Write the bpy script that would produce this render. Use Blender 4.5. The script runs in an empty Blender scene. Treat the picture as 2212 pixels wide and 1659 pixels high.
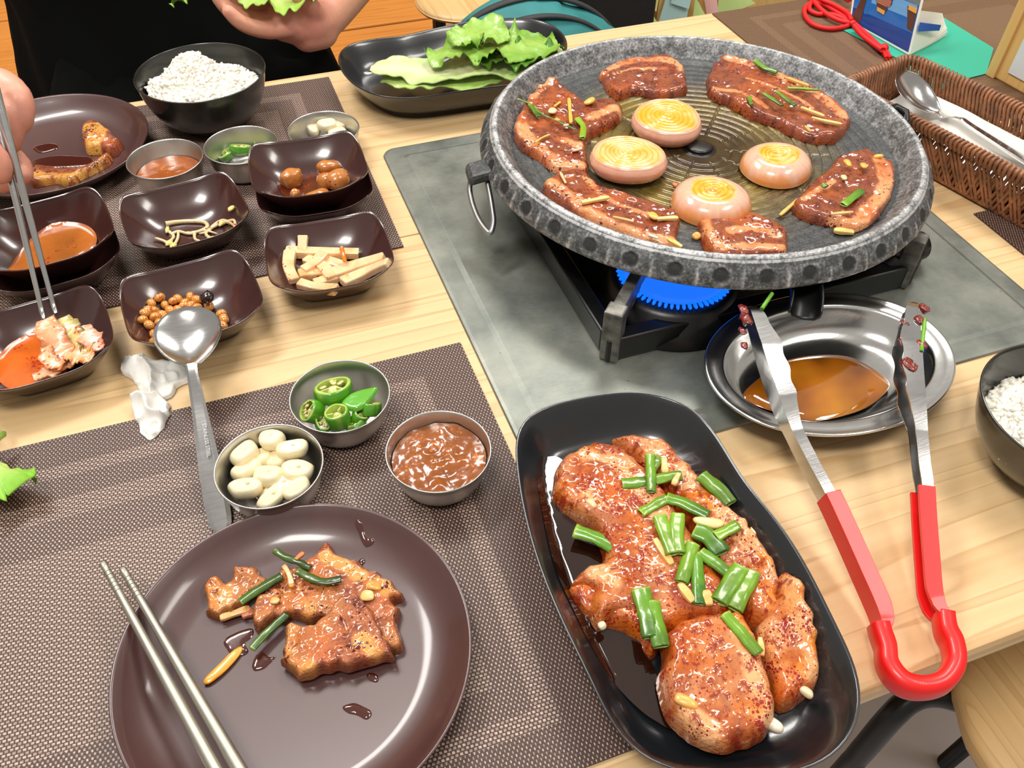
import bpy, bmesh, math, random
import numpy as np
from mathutils import Vector, Matrix, Euler
random.seed(7); np.random.seed(7)
S = bpy.context.scene
COL = S.collection
# ------------------------------------------------------------------ camera
W, H = 2212, 1659
FPX = 1853.85
CAM = np.array([-0.11862, -0.42819, 0.42391]); ROT = (0.76102, -0.008966, -0.344552)
cd = bpy.data.cameras.new('camera'); cam = bpy.data.objects.new('camera', cd); COL.objects.link(cam)
cd.sensor_width = 36; cd.lens = FPX*36/W; cd.clip_start = .01
cam.location = CAM.tolist(); cam.rotation_euler = ROT; S.camera = cam
RM = np.array(Euler(ROT).to_matrix())
def at(x, y, z=0.0):
    """point where the sight line through photo pixel (x, y) meets the level z"""
    d = RM @ np.array([(x-W/2)/FPX, (H/2-y)/FPX, -1.0]); t = (z-CAM[2])/d[2]
    return CAM + t*d
def ats(pts, z=0.0): return np.array([at(a, b, z) for a, b in pts])
# ------------------------------------------------------------------ world, lights, exposure
wd = bpy.data.worlds.new('world'); S.world = wd; wd.use_nodes = True
wd.node_tree.nodes['Background'].inputs[0].default_value = (1.0, .93, .83, 1)
wd.node_tree.nodes['Background'].inputs[1].default_value = .42
def area(name, loc, size, sy, power, col, target):
    l = bpy.data.lights.new(name, 'AREA'); l.shape = 'RECTANGLE'; l.size = size; l.size_y = sy; l.energy = power; l.color = col
    o = bpy.data.objects.new(name, l); COL.objects.link(o); o.location = loc
    o.rotation_euler = (Vector(target)-Vector(loc)).to_track_quat('-Z', 'Y').to_euler(); return o
area('ceiling_lamp', (-.55, 1.0, 1.75), .9, .3, 26, (1, .97, .93), (-.4, .7, 0))
area('ceiling_lamp', (.85, 1.0, 1.75), .9, .3, 20, (1, .96, .9), (.6, .7, 0))
area('ceiling_lamp', (-.5, -.55, 1.75), .5, .3, 17, (1, .96, .9), (-.1, -.1, 0))
area('ceiling_lamp', (1.1, -.5, 1.75), .7, .3, 12, (1, .95, .88), (.5, -.2, 0))
S.view_settings.view_transform = 'Standard'; S.view_settings.look = 'None'
S.view_settings.gamma = 1; S.view_settings.use_curve_mapping = False
S.view_settings.exposure = 0.04
try:
    S.cycles.use_denoising = True; S.cycles.max_bounces = 8
    S.cycles.caustics_reflective = False; S.cycles.caustics_refractive = False
except Exception: pass
# ------------------------------------------------------------------ colour + noise helpers
def lin(r, g, b):
    f = lambda v: (v/255/12.92) if v/255 <= .04045 else ((v/255+.055)/1.055)**2.4
    return np.array([f(r), f(g), f(b)])
def _h(i, j, k, s):
    n = (i*374761393 + j*668265263 + k*2147483647 + s*974634777) & 0xffffffff
    n = ((n ^ (n >> 13))*1274126177) & 0xffffffff
    n = ((n ^ (n >> 16))*2246822519) & 0xffffffff
    return ((n ^ (n >> 15)) & 0xffff)/65535.0
def vn(P, s=0):
    P = np.asarray(P, float); I = np.floor(P).astype(np.int64); F = P-I; F = F*F*(3-2*F); r = 0
    for a in (0, 1):
        for b in (0, 1):
            for c in (0, 1):
                w = (F[:, 0] if a else 1-F[:, 0])*(F[:, 1] if b else 1-F[:, 1])*(F[:, 2] if c else 1-F[:, 2])
                r = r + w*_h(I[:, 0]+a, I[:, 1]+b, I[:, 2]+c, s)
    return r*2-1
def fbm(P, o=3, s=0):
    r = 0; a = 1.0; P = np.asarray(P, float)
    for k in range(o): r = r + a*vn(P*(2.03**k)+17.3*k, s+k); a *= .5
    return r/1.75
def sst(a, b, x):
    t = np.clip((x-a)/(b-a), 0, 1); return t*t*(3-2*t)
# ------------------------------------------------------------------ object helpers
def tag(o, label=None, cat=None, group=None, kind=None):
    if label: o['label'] = label
    if cat: o['category'] = cat
    if group: o['group'] = group
    if kind: o['kind'] = kind
    return o
def thing(name, label, cat, loc=(0, 0, 0), group=None):
    o = bpy.data.objects.new(name, None); COL.objects.link(o); o.location = tuple(float(v) for v in loc)
    o.empty_display_size = .01
    return tag(o, label, cat, group)
def worg(p):
    v = Vector((0, 0, 0))
    while p is not None: v = v + Vector(p.location); p = p.parent
    return np.array(v)
def mk(name, V, F, mat, parent=None, smooth=True, col=None, attrs=None, uv=None):
    V = np.array(V, float)
    if parent is None:
        org = np.array([V[:, 0].mean(), V[:, 1].mean(), V[:, 2].min()])
        loc = org
    else:
        org = worg(parent); loc = np.zeros(3)
    me = bpy.data.meshes.new(name); me.from_pydata((V-org).tolist(), [], [tuple(int(i) for i in f) for f in F])
    me.validate(); me.update()
    if smooth: me.polygons.foreach_set('use_smooth', [True]*len(me.polygons))
    if col is not None:
        c = np.ones((len(V), 4)); c[:, :3] = np.clip(col, 0, 1)
        a = me.color_attributes.new('Col', 'FLOAT_COLOR', 'POINT'); a.data.foreach_set('color', c.ravel())
    for k, v in (attrs or {}).items():
        a = me.attributes.new(k, 'FLOAT', 'POINT'); a.data.foreach_set('value', np.asarray(v, float))
    o = bpy.data.objects.new(name, me); COL.objects.link(o); o.location = loc.tolist()
    if parent is not None: o.parent = parent
    if mat is not None: me.materials.append(mat)
    return o
def join(parts):
    Vs = []; Fs = []; n = 0
    for V, F in parts:
        V = np.asarray(V); Vs.append(V); Fs += [tuple(i+n for i in f) for f in F]; n += len(V)
    return np.concatenate(Vs), Fs
def grid_faces(nu, nv, cu=False, cv=False):
    F = []
    for i in range(nu if cu else nu-1):
        for j in range(nv if cv else nv-1):
            F.append((i*nv+j, ((i+1) % nu)*nv+j, ((i+1) % nu)*nv+(j+1) % nv, i*nv+(j+1) % nv))
    return F
def lathe(prof, seg=64, c=(0, 0, 0), sx=1, sy=1, rot=0):
    prof = np.array(prof, float); n = len(prof); V = []
    for i in range(seg):
        a = 2*math.pi*i/seg
        V.append(np.stack([prof[:, 0]*math.cos(a)*sx, prof[:, 0]*math.sin(a)*sy, prof[:, 1]], 1))
    V = np.concatenate(V)
    if rot:
        cr, sr = math.cos(rot), math.sin(rot); V[:, :2] = V[:, :2] @ np.array([[cr, sr], [-sr, cr]])
    return V+np.array(c), grid_faces(seg, n, cu=True)
def catmull(P, k=8, closed=False):
    P = np.asarray(P, float); n = len(P); out = []
    for i in range(n if closed else n-1):
        if closed: a, b, c, d = P[i-1], P[i], P[(i+1) % n], P[(i+2) % n]
        else: a, b, c, d = P[max(i-1, 0)], P[i], P[i+1], P[min(i+2, n-1)]
        for t in np.arange(k)/k:
            out.append(.5*((2*b)+(-a+c)*t+(2*a-5*b+4*c-d)*t*t+(-a+3*b-3*c+d)*t**3))
    if not closed: out.append(P[-1])
    return np.array(out)
def tube(path, rad, seg=8, flat=1.0, cap=True, up=(0, 0, 1), closed=False):
    """sweep an ellipse (rad wide, rad*flat along the up side) along path"""
    P = np.asarray(path, float); n = len(P); r = np.broadcast_to(np.asarray(rad, float), (n,))
    T = np.roll(P, -1, 0)-np.roll(P, 1, 0) if closed else np.gradient(P, axis=0)
    T /= np.linalg.norm(T, axis=1)[:, None]+1e-12
    U = np.broadcast_to(np.array(up, float), (n, 3)) if np.ndim(up) == 1 else np.array(up)
    B = np.cross(T, U); nb = np.linalg.norm(B, axis=1)
    B[nb < 1e-4] = (1, 0, 0); B /= np.linalg.norm(B, axis=1)[:, None]; N = np.cross(B, T)
    a = np.arange(seg)*2*math.pi/seg
    V = P[:, None, :]+r[:, None, None]*(np.cos(a)[None, :, None]*B[:, None, :]+flat*np.sin(a)[None, :, None]*N[:, None, :])
    V = V.reshape(-1, 3); F = grid_faces(n, seg, cu=closed, cv=True)
    if cap and not closed:
        V = np.concatenate([V, P[:1], P[-1:]]); c0 = len(V)-2
        F += [(c0, (j+1) % seg, j) for j in range(seg)] + [(c0+1, (n-1)*seg+j, (n-1)*seg+(j+1) % seg) for j in range(seg)]
    return V, F
def sweep(path, secs, up=(0, 0, 1), closed_sec=True, cap=True):
    """secs: (n, m, 2) offsets (side, up) per path point"""
    P = np.asarray(path, float); n = len(P); secs = np.asarray(secs, float)
    if secs.ndim == 2: secs = np.broadcast_to(secs, (n,)+secs.shape)
    m = secs.shape[1]; T = np.gradient(P, axis=0); T /= np.linalg.norm(T, axis=1)[:, None]
    U = np.broadcast_to(np.array(up, float), (n, 3)); B = np.cross(T, U); B /= np.linalg.norm(B, axis=1)[:, None]; N = np.cross(B, T)
    V = P[:, None]+secs[:, :, :1]*B[:, None]+secs[:, :, 1:]*N[:, None]
    F = grid_faces(n, m, cv=closed_sec)
    if cap and closed_sec: F += [tuple(range(m)), tuple((n-1)*m+j for j in reversed(range(m)))]
    return V.reshape(-1, 3), F
def box(lo, hi, bev=0.0):
    bm = bmesh.new(); bmesh.ops.create_cube(bm, size=1)
    lo = Vector(lo); hi = Vector(hi)
    for v in bm.verts: v.co = Vector(((lo[i]+hi[i])/2+v.co[i]*(hi[i]-lo[i]) for i in range(3)))
    if bev: bmesh.ops.bevel(bm, geom=bm.edges[:], offset=bev, segments=2, profile=.5, affect='EDGES')
    V = np.array([v.co[:] for v in bm.verts]); bm.verts.index_update()
    F = [tuple(v.index for v in f.verts) for f in bm.faces]; bm.free(); return V, F
def rotz(V, a, c=(0, 0, 0)):
    c = np.array(c, float); V = np.array(V)-c; ca, sa = math.cos(a), math.sin(a)
    V[:, :2] = V[:, :2] @ np.array([[ca, sa], [-sa, ca]]); return V+c
def rotm(V, e, c=(0, 0, 0)):
    c = np.array(c, float); return (np.array(V)-c) @ np.array(Euler(e).to_matrix()).T + c
def copies(o, n_parent=None):
    c = o.copy(); COL.objects.link(c)
    if n_parent: c.parent = n_parent
    for ch in o.children: copies(ch, c)
    return c
def ellipsoid(c, r, seg=12, rings=8, e=None):
    th = np.linspace(0, math.pi, rings+1)[1:-1]
    V = [(0, 0, 1)]+[(math.sin(t)*math.cos(2*math.pi*i/seg), math.sin(t)*math.sin(2*math.pi*i/seg), math.cos(t)) for t in th for i in range(seg)]+[(0, 0, -1)]
    F = [(0, 1+i, 1+(i+1) % seg) for i in range(seg)]
    for k in range(len(th)-1):
        F += [(1+k*seg+i, 1+(k+1)*seg+i, 1+(k+1)*seg+(i+1) % seg, 1+k*seg+(i+1) % seg) for i in range(seg)]
    b = 1+(len(th)-1)*seg; l = len(V)-1
    F += [(b+(i+1) % seg, b+i, l) for i in range(seg)]
    V = np.array(V)*np.array(r)
    if e is not None: V = rotm(V, e)
    return V+np.array(c), F
# ------------------------------------------------------------------ slabs of food, puddles, tissue
def polydist(P, poly, closed=True):
    A = np.asarray(poly)[:, :2]; B = np.roll(A, -1, 0)
    if not closed: A, B = A[:-1], B[:-1]
    best = np.full(len(P), 1e9); near = np.zeros((len(P), 2)); inside = np.zeros(len(P), bool); tt = np.zeros(len(P))
    for i, (a, b) in enumerate(zip(A, B)):
        d = b-a; L = d@d+1e-18; t = np.clip(((P-a)@d)/L, 0, 1); q = a+t[:, None]*d; e = np.hypot(*(P-q).T)
        m = e < best; best[m] = e[m]; near[m] = q[m]; tt[m] = (i+t[m])/len(A)
        c = (a[1] > P[:, 1]) != (b[1] > P[:, 1])
        with np.errstate(divide='ignore', invalid='ignore'):
            x = (b[0]-a[0])*(P[:, 1]-a[1])/(b[1]-a[1]+1e-18)+a[0]
        inside ^= c & (P[:, 0] < x)
    return best, near, inside, tt
def slab(poly, base, thick, res=.001, edge=.004, amp=.001, nsc=160, seed=0, rag=0.0, relief=None, power=.62):
    """free-form lump over an outline on the level base(x, y); returns V, F, distance to the rim"""
    poly = np.asarray(poly)[:, :2]
    if rag:
        pp = np.c_[poly*220, np.full(len(poly), seed*3.1)]
        poly = poly+rag*np.stack([vn(pp, seed+5), vn(pp, seed+9)], 1)
    lo = poly.min(0)-res; hi = poly.max(0)+res
    nx = int((hi[0]-lo[0])/res)+2; ny = int((hi[1]-lo[1])/res)+2
    X, Y = np.meshgrid(lo[0]+np.arange(nx)*res, lo[1]+np.arange(ny)*res, indexing='ij')
    P = np.stack([X.ravel(), Y.ravel()], 1)
    d, q, ins, _ = polydist(P, poly); use = ins | (d < .75*res)
    snap = ~ins | (d < .48*res); P = np.where(snap[:, None] & use[:, None], q, P); d = np.where(snap, 0, d)
    idx = -np.ones(nx*ny, int); I = np.arange(nx*ny).reshape(nx, ny)
    Q = np.stack([I[:-1, :-1], I[1:, :-1], I[1:, 1:], I[:-1, 1:]], -1).reshape(-1, 4)
    Q = Q[use[Q].all(1) & (d[Q].max(1) > 0)]
    ks = np.unique(Q); idx[ks] = np.arange(len(ks)); F = idx[Q].tolist(); P = P[ks]; d = d[ks]
    FA = np.array(F); E_ = np.sort(np.concatenate([FA[:, [0, 1]], FA[:, [1, 2]], FA[:, [2, 3]], FA[:, [3, 0]]]), 1)
    ue, cn = np.unique(E_, axis=0, return_counts=True); be = ue[cn == 1]
    for _ in range(5):
        acc = np.zeros_like(P); ct_ = np.zeros(len(P)); np.add.at(acc, be[:, 0], P[be[:, 1]]); np.add.at(acc, be[:, 1], P[be[:, 0]]); np.add.at(ct_, be[:, 0], 1); np.add.at(ct_, be[:, 1], 1)
        m_ = ct_ > 0; P[m_] = .5*P[m_]+.5*acc[m_]/ct_[m_][:, None]
    d[np.unique(be)] = 0
    t = np.clip(d/edge, 0, 1); prof = (1-(1-t)**2)**power
    z0 = base(P[:, 0], P[:, 1]) if callable(base) else np.full(len(P), base)
    n = fbm(np.c_[P*nsc, np.full(len(P), seed*7.7)], 3, seed)
    th = thick*(1+.25*vn(np.c_[P*45, np.full(len(P), seed*2.2)], seed+3))
    if relief is not None: th = th+relief(P[:, 0], P[:, 1], d)
    z = z0+prof*th+n*amp*np.clip(d/(edge*.5), 0, 1)
    return np.c_[P, z], F, d
def pool(outline, z, k=6):
    P = catmull(np.asarray(outline)[:, :2], k, True); n = len(P); c = P.mean(0); q = [1, .985, .8, .6, .4, .2]; zs = [z-.0006, z, z, z, z, z]
    V = np.concatenate([np.c_[c+(P-c)*a, np.full(n, b)] for a, b in zip(q, zs)]+[np.array([[c[0], c[1], z]])])
    F = grid_faces(6, n, cv=True)+[(6*n, 5*n+(j+1) % n, 5*n+j) for j in range(n)]
    A = .5*np.sum(P[:, 0]*np.roll(P[:, 1], -1)-np.roll(P[:, 0], -1)*P[:, 1])
    return V, [tuple(reversed(f)) for f in F] if A > 0 else F
def strokes_mask(V, strokes, z, seed=0):
    m = np.zeros(len(V)); nz = fbm(np.c_[V[:, :2]*130, np.full(len(V), seed)], 2, seed+11)
    for pts, w in strokes:
        L = ats(pts, z)[:, :2]; L = catmull(L, 5) if len(L) > 2 else L
        d, _, _, _ = polydist(V[:, :2], L, closed=False)
        m = np.maximum(m, sst(w, w*.55, d+nz*w*.35))
    return m
# ------------------------------------------------------------------ materials
class N:
    def __init__(s, name):
        s.m = bpy.data.materials.new(name); s.m.use_nodes = True; s.t = s.m.node_tree; s.b = s.t.nodes['Principled BSDF']
    def n(s, ty, **k):
        o = s.t.nodes.new(ty)
        for a, v in k.items():
            if a.startswith('i_'):
                key = a[2:]; key = int(key) if key.isdigit() else key.replace('_', ' ')
                v = v if not hasattr(v, 'links') or not hasattr(v, 'is_linked') else v
                if isinstance(v, bpy.types.NodeSocket): s.t.links.new(v, o.inputs[key])
                else: o.inputs[key].default_value = v
            else: setattr(o, a, v)
        return o
    def l(s, a, b): s.t.links.new(a, b)
    def set(s, **k):
        for a, v in k.items():
            key = a.replace('_', ' ')
            if isinstance(v, bpy.types.NodeSocket): s.l(v, s.b.inputs[key])
            else:
                if 'Color' in key or 'Tint' in key: v = tuple(v)[:3]+(1,)
                s.b.inputs[key].default_value = v
        return s
    def ramp(s, fac, stops, interp='LINEAR'):
        r = s.n('ShaderNodeValToRGB'); r.color_ramp.interpolation = interp; e = r.color_ramp.elements
        while len(e) < len(stops): e.new(.5)
        for i, (p, c) in enumerate(stops): e[i].position = p; e[i].color = tuple(c)[:3]+(1,) if np.ndim(c) else (c, c, c, 1)
        s.l(fac, r.inputs[0]); return r.outputs[0]
    def mix(s, f, a, b, mode='MIX'):
        m = s.n('ShaderNodeMix', data_type='RGBA', blend_type=mode)
        for k, v in ((0, f), (6, a), (7, b)):
            if isinstance(v, bpy.types.NodeSocket): s.l(v, m.inputs[k])
            else: m.inputs[k].default_value = (tuple(v)[:3]+(1,)) if k else v
        return m.outputs[2]
    def math(s, op, a, b=0.0, c=None, clamp=False):
        m = s.n('ShaderNodeMath', operation=op); m.use_clamp = clamp
        for k, v in enumerate((a, b) if c is None else (a, b, c)):
            if isinstance(v, bpy.types.NodeSocket): s.l(v, m.inputs[k])
            else: m.inputs[k].default_value = v
        return m.outputs[0]
    def pos(s, scale=(1, 1, 1), obj=True, rot=(0, 0, 0)):
        g = s.n('ShaderNodeTexCoord').outputs['Object'] if obj else s.n('ShaderNodeNewGeometry').outputs['Position']
        mp = s.n('ShaderNodeMapping'); mp.inputs['Scale'].default_value = scale; mp.inputs['Rotation'].default_value = rot
        s.l(g, mp.inputs[0]); return mp.outputs[0]
    def noise(s, vec, sc, det=3, rough=.5, dist=0):
        n = s.n('ShaderNodeTexNoise'); s.l(vec, n.inputs['Vector']); n.inputs['Scale'].default_value = sc
        n.inputs['Detail'].default_value = det; n.inputs['Roughness'].default_value = rough; n.inputs['Distortion'].default_value = dist
        return n.outputs[0]
    def bump(s, h, strength=.3, dist=.001, nrm=None):
        b = s.n('ShaderNodeBump'); b.inputs['Strength'].default_value = strength; b.inputs['Distance'].default_value = dist
        s.l(h, b.inputs['Height'])
        if nrm is not None: s.l(nrm, b.inputs['Normal'])
        return b.outputs[0]
def plain(name, col, rough=.4, metal=0, coat=0, var=.0, vs=30, bump=0, bs=400, sss=0, **k):
    n = N(name); p = n.pos(obj=False)
    if var:
        c = np.array(col); f = n.noise(p, vs, 4)
        n.set(Base_Color=n.ramp(f, [(.3, c*(1-var)), (.7, np.minimum(c*(1+var), 1))]))
    else: n.set(Base_Color=col)
    n.set(Roughness=rough, Metallic=metal, Coat_Weight=coat, **k)
    if sss: n.set(Subsurface_Weight=sss); n.b.inputs['Subsurface Radius'].default_value = (.004, .002, .001); n.b.inputs['Subsurface Scale'].default_value = 1
    if bump: n.set(Normal=n.bump(n.noise(p, bs, 3), bump, .0006))
    return n.m
def food(name, rough=.28, coat=.5, speck=0.0, speck_col=(.16, .012, .006), bump=.35, bscale=420, sss=0.0, spsc=330, crough=.12):
    n = N(name); p = n.pos(obj=False)
    vc = n.n('ShaderNodeVertexColor', layer_name='Col').outputs[0]
    f = n.noise(p, 260, 4, .6)
    col = n.mix(n.math('MULTIPLY', f, .35), vc, n.mix(1.0, vc, (.55, .42, .36), 'MULTIPLY'))
    rsock = rough
    if speck:
        v = n.n('ShaderNodeTexVoronoi', feature='F1'); n.l(p, v.inputs['Vector']); v.inputs['Scale'].default_value = spsc
        w = n.noise(p, 70, 2)
        th = n.math('MULTIPLY', n.math('SUBTRACT', w, .5-speck*.30), 1.5)
        k = n.math('LESS_THAN', v.outputs['Distance'], th)
        v2 = n.n('ShaderNodeTexVoronoi', feature='F1'); n.l(p, v2.inputs['Vector']); v2.inputs['Scale'].default_value = spsc*2.1
        k2 = n.math('LESS_THAN', v2.outputs['Distance'], n.math('MULTIPLY', th, .8))
        kk = n.math('MAXIMUM', k, n.math('MULTIPLY', k2, .8))
        col = n.mix(kk, col, speck_col)
        h = n.math('ADD', n.noise(p, bscale, 3), n.math('MULTIPLY', kk, .5))
    else: h = n.noise(p, bscale, 3)
    n.set(Base_Color=col, Roughness=rough, Coat_Weight=coat, Coat_Roughness=crough, Normal=n.bump(h, bump, .0012))
    n.set(Specular_IOR_Level=.5 if crough > .1 else .25)
    if sss: n.set(Subsurface_Weight=sss); n.b.inputs['Subsurface Radius'].default_value = (.005, .002, .001); n.b.inputs['Subsurface Scale'].default_value = 1
    return n.m
M = {}
def wood(name, c0, c1, rough=.42, ax=0, sc=1.0, knots=False):
    n = N(name); oi = n.n('ShaderNodeObjectInfo').outputs['Random']
    st = [1.0, 1.0, 1.0]; st[ax] = .035
    p = n.pos(tuple(st), obj=False)
    q = n.n('ShaderNodeVectorMath', operation='ADD'); n.l(p, q.inputs[0])
    cb = n.n('ShaderNodeCombineXYZ'); n.l(n.math('MULTIPLY', oi, 3), cb.inputs[2-ax if ax else 1]); n.l(cb.outputs[0], q.inputs[1])
    w = n.noise(q.outputs[0], 26*sc, 2, .45, .2)
    rings = n.math('FRACT', n.math('MULTIPLY', w, 9))
    ring = n.ramp(rings, [(0, 1), (.75, .62), (.93, 0), (1, 1)])
    fine = n.noise(q.outputs[0], 260*sc, 4, .6)
    big = n.noise(p, 6, 2)
    f = n.math('ADD', n.math('MULTIPLY', ring, .42), n.math('MULTIPLY', fine, .3)); f = n.math('ADD', f, n.math('MULTIPLY', big, .25), clamp=True)
    n.set(Base_Color=n.ramp(f, [(.15, c1), (.75, c0)]), Roughness=n.math('ADD', rough, n.math('MULTIPLY', fine, .12)), Coat_Weight=.12, Coat_Roughness=.25,
          Normal=n.bump(f, .12, .0006))
    return n.m
M['table'] = wood('pine_wood', lin(226, 194, 146), lin(196, 156, 106))
M['bench'] = wood('orange_wood', lin(214, 140, 62), lin(186, 108, 38), .4)
M['stool'] = wood('stool_wood', lin(226, 188, 132), lin(202, 158, 98), .4, ax=1, sc=.8)
M['boxwood'] = wood('light_box_wood', lin(232, 192, 124), lin(214, 168, 92), .4, ax=2)
def steel(name, col=(.62, .62, .6), rough=.2, scr=.12, aniso=0):
    n = N(name); p = n.pos(obj=False)
    f = n.noise(n.pos((1, 14, 1), obj=False, rot=(0, 0, .3)), 90, 4); g = n.noise(p, 25, 3)
    n.set(Base_Color=n.ramp(g, [(.3, np.array(col)*.88), (.7, col)]), Metallic=1,
          Roughness=n.math('ADD', rough, n.math('MULTIPLY', n.math('ADD', f, g), scr)), Normal=n.bump(f, .05, .0004))
    return n.m
M['cup'] = steel('brushed_cup_steel', (.66, .64, .60), .17, .16)
M['dish_steel'] = steel('mirror_steel', (.80, .80, .79), .09, .08)
M['spoon'] = steel('spoon_steel', (.62, .62, .62), .08, .1)
M['chop'] = steel('chopstick_steel', (.44, .42, .36), .3, .15)
M['wire'] = steel('wire_steel', (.5, .5, .5), .25, .2)
# burner cover plate: worn dull stainless, greasy film
n = N('worn_plate_steel'); p = n.pos(obj=False)
a = n.noise(p, 14, 5, .65); b = n.noise(n.pos((3, 40, 1), obj=False, rot=(0, 0, .5)), 30, 4); c = n.noise(p, 300, 3)
colr = n.ramp(a, [(.3, lin(104, 110, 106)), (.55, lin(140, 144, 136)), (.75, lin(164, 164, 154))])
v = n.n('ShaderNodeTexVoronoi', feature='F1'); n.l(p, v.inputs['Vector']); v.inputs['Scale'].default_value = 120
spot = n.math('LESS_THAN', v.outputs['Distance'], n.math('MULTIPLY', n.math('SUBTRACT', a, .5), .7))
n.set(Base_Color=n.mix(n.math('MULTIPLY', spot, .5), colr, lin(60, 52, 42)), Metallic=.75, Roughness=n.math('ADD', .3, n.math('MULTIPLY', n.math('ADD', a, b), .16)), Normal=n.bump(n.math('ADD', b, c), .08, .0004))
M['plate_steel'] = n.m
def glaze(name, col, rough=.16, smear=0):
    n = N(name); p = n.pos(obj=False); f = n.noise(p, 18, 3); g = n.noise(p, 500, 2)
    n.set(Base_Color=n.ramp(f, [(.3, col*.9), (.7, col*1.1)]), Roughness=n.math('ADD', rough, n.math('MULTIPLY', f, .12)),
          Coat_Weight=.6, Coat_Roughness=.12, Specular_IOR_Level=.6, Normal=n.bump(g, .04, .0003)); return n.m
M['brown'] = glaze('brown_melamine', lin(62, 34, 32), .16)
M['brown_plate'] = glaze('brown_plate_melamine', lin(74, 44, 42), .34)
M['black'] = glaze('black_melamine', lin(22, 25, 29), .22)
M['blackbowl'] = glaze('black_bowl_melamine', lin(22, 23, 20), .26)
# woven vinyl placemat: concentric bands of two weaves
def weave(name, hx, hy, dark, light, sc=1.0):
    n = N(name); oc = n.n('ShaderNodeTexCoord').outputs['Object']
    sp = n.n('ShaderNodeSeparateXYZ'); n.l(oc, sp.inputs[0])
    dx = n.math('SUBTRACT', hx, n.math('ABSOLUTE', sp.outputs[0])); dy = n.math('SUBTRACT', hy, n.math('ABSOLUTE', sp.outputs[1]))
    d = n.math('MINIMUM', dx, dy); ver = n.math('LESS_THAN', dx, dy)
    band = n.ramp(n.math('MULTIPLY', d, 1/.15), [(0, .22), (.22, .22), (.225, .62), (.29, .62), (.295, .3), (.40, .3), (.405, .66), (.50, .66), (.505, .4), (.66, .4), (.665, .7)], 'CONSTANT')
    # yarns: thin twisted pair lines along y crossed by short steps
    fx = n.math('MULTIPLY', sp.outputs[0], 1/(.00235*sc)); fy = n.math('MULTIPLY', sp.outputs[1], 1/(.0019*sc))
    row = n.math('FLOOR', fy)
    shift = n.math('MULTIPLY', row, .5)
    sx_ = n.math('ABSOLUTE', n.math('SUBTRACT', n.math('FRACT', n.math('ADD', fx, shift)), .5))
    sy_ = n.math('ABSOLUTE', n.math('SUBTRACT', n.math('FRACT', fy), .5))
    th = n.math('MULTIPLY', n.math('ADD', band, .12), .40)
    thr = n.math('LESS_THAN', sx_, th); thy = n.math('LESS_THAN', sy_, .34)
    y = n.math('MULTIPLY', thr, thy)
    nz = n.noise(oc, 900, 2)
    # diagonal twill in the darker bands
    tw = n.math('FRACT', n.math('ADD', n.math('MULTIPLY', fx, .25), n.math('MULTIPLY', fy, .5)))
    tw = n.math('ADD', n.math('MULTIPLY', n.math('LESS_THAN', tw, .5), .45), .55)
    k = n.math('MULTIPLY', n.math('MULTIPLY', y, tw), n.math('ADD', .55, n.math('MULTIPLY', nz, .9)), clamp=True)
    h = n.math('ADD', y, n.math('MULTIPLY', sy_, -.8))
    n.set(Base_Color=n.mix(k, dark, light), Roughness=.48, Normal=n.bump(h, .5, .0006)); return n.m
M['mat'] = weave('woven_vinyl', .225, .16, lin(66, 44, 38), lin(190, 166, 150))
M['mat_tan'] = weave('woven_vinyl_tan', .225, .16, lin(88, 62, 42), lin(158, 128, 100), .8)
M['mat_edge'] = plain('mat_edge', lin(60, 38, 30), .6)
M['rice'] = plain('boiled_rice', lin(240, 236, 224), .5, coat=.05)
M['meat_raw'] = food('marinated_pork', .42, 1.0, .45, lin(150, 30, 14), .8, 520, spsc=470, crough=.07)
M['meat_pan'] = food('frying_pork', .42, .9, .35, lin(92, 26, 12), .7, 620, crough=.07)
M['meat_done'] = food('browned_pork', .42, .8, .25, lin(84, 22, 12), .8, 700, crough=.08)
M['green'] = food('spring_onion_skin', .3, .5, 0, bump=.15, bscale=300)
M['pale'] = food('pale_root', .32, .4, 0, bump=.12, bscale=400, sss=.0)
M['soft'] = food('soft_vegetable', .3, .5, .12, lin(190, 60, 30), .3, 300)
M['leaf'] = food('leaf', .42, .25, 0, bump=.3, bscale=260)
M['skin'] = food('skin', .5, .08, 0, bump=.12, bscale=260, sss=.1)
M['cloth'] = plain('black_cloth', lin(9, 11, 11), .95, bump=.1, bs=500, Specular_IOR_Level=.15)
M['iron'] = plain('black_enamel', lin(16, 16, 17), .35, var=.3, vs=60, bump=.1, bs=200)
M['post'] = plain('scuffed_iron', lin(120, 118, 112), .45, metal=.6, var=.5, vs=120, bump=.2, bs=300)
M['paper'] = plain('white_paper', lin(240, 238, 232), .75, bump=.15, bs=250)
M['wicker'] = plain('brown_wicker', lin(150, 100, 68), .45, coat=.15, var=.45, vs=90, bump=.3, bs=500)
M['redgrip'] = plain('red_vinyl', lin(226, 20, 18), .4, coat=.25)
M['redcord'] = plain('red_cord', lin(222, 22, 26), .55, bump=.5, bs=900)
def liquid(name, col, rough=.06, trans=.0, var=.0, metal=0, **k):
    return plain(name, col, rough, metal, coat=1.0, var=var, vs=60, Transmission_Weight=trans, Specular_IOR_Level=.6, **k)
M['oil'] = liquid('amber_oil', lin(160, 84, 14), .04, var=.25)
M['soy'] = liquid('dark_marinade', lin(34, 14, 8), .05)
M['saucef'] = food('soybean_paste', .2, .8, .18, lin(190, 110, 50), .28, 200)
M['kbroth'] = food('orange_broth', .1, 1.0, .2, lin(180, 50, 20), .12, 200)
M['floor'] = plain('floor_tile', lin(200, 194, 196), .35, var=.06, vs=6)
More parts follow.
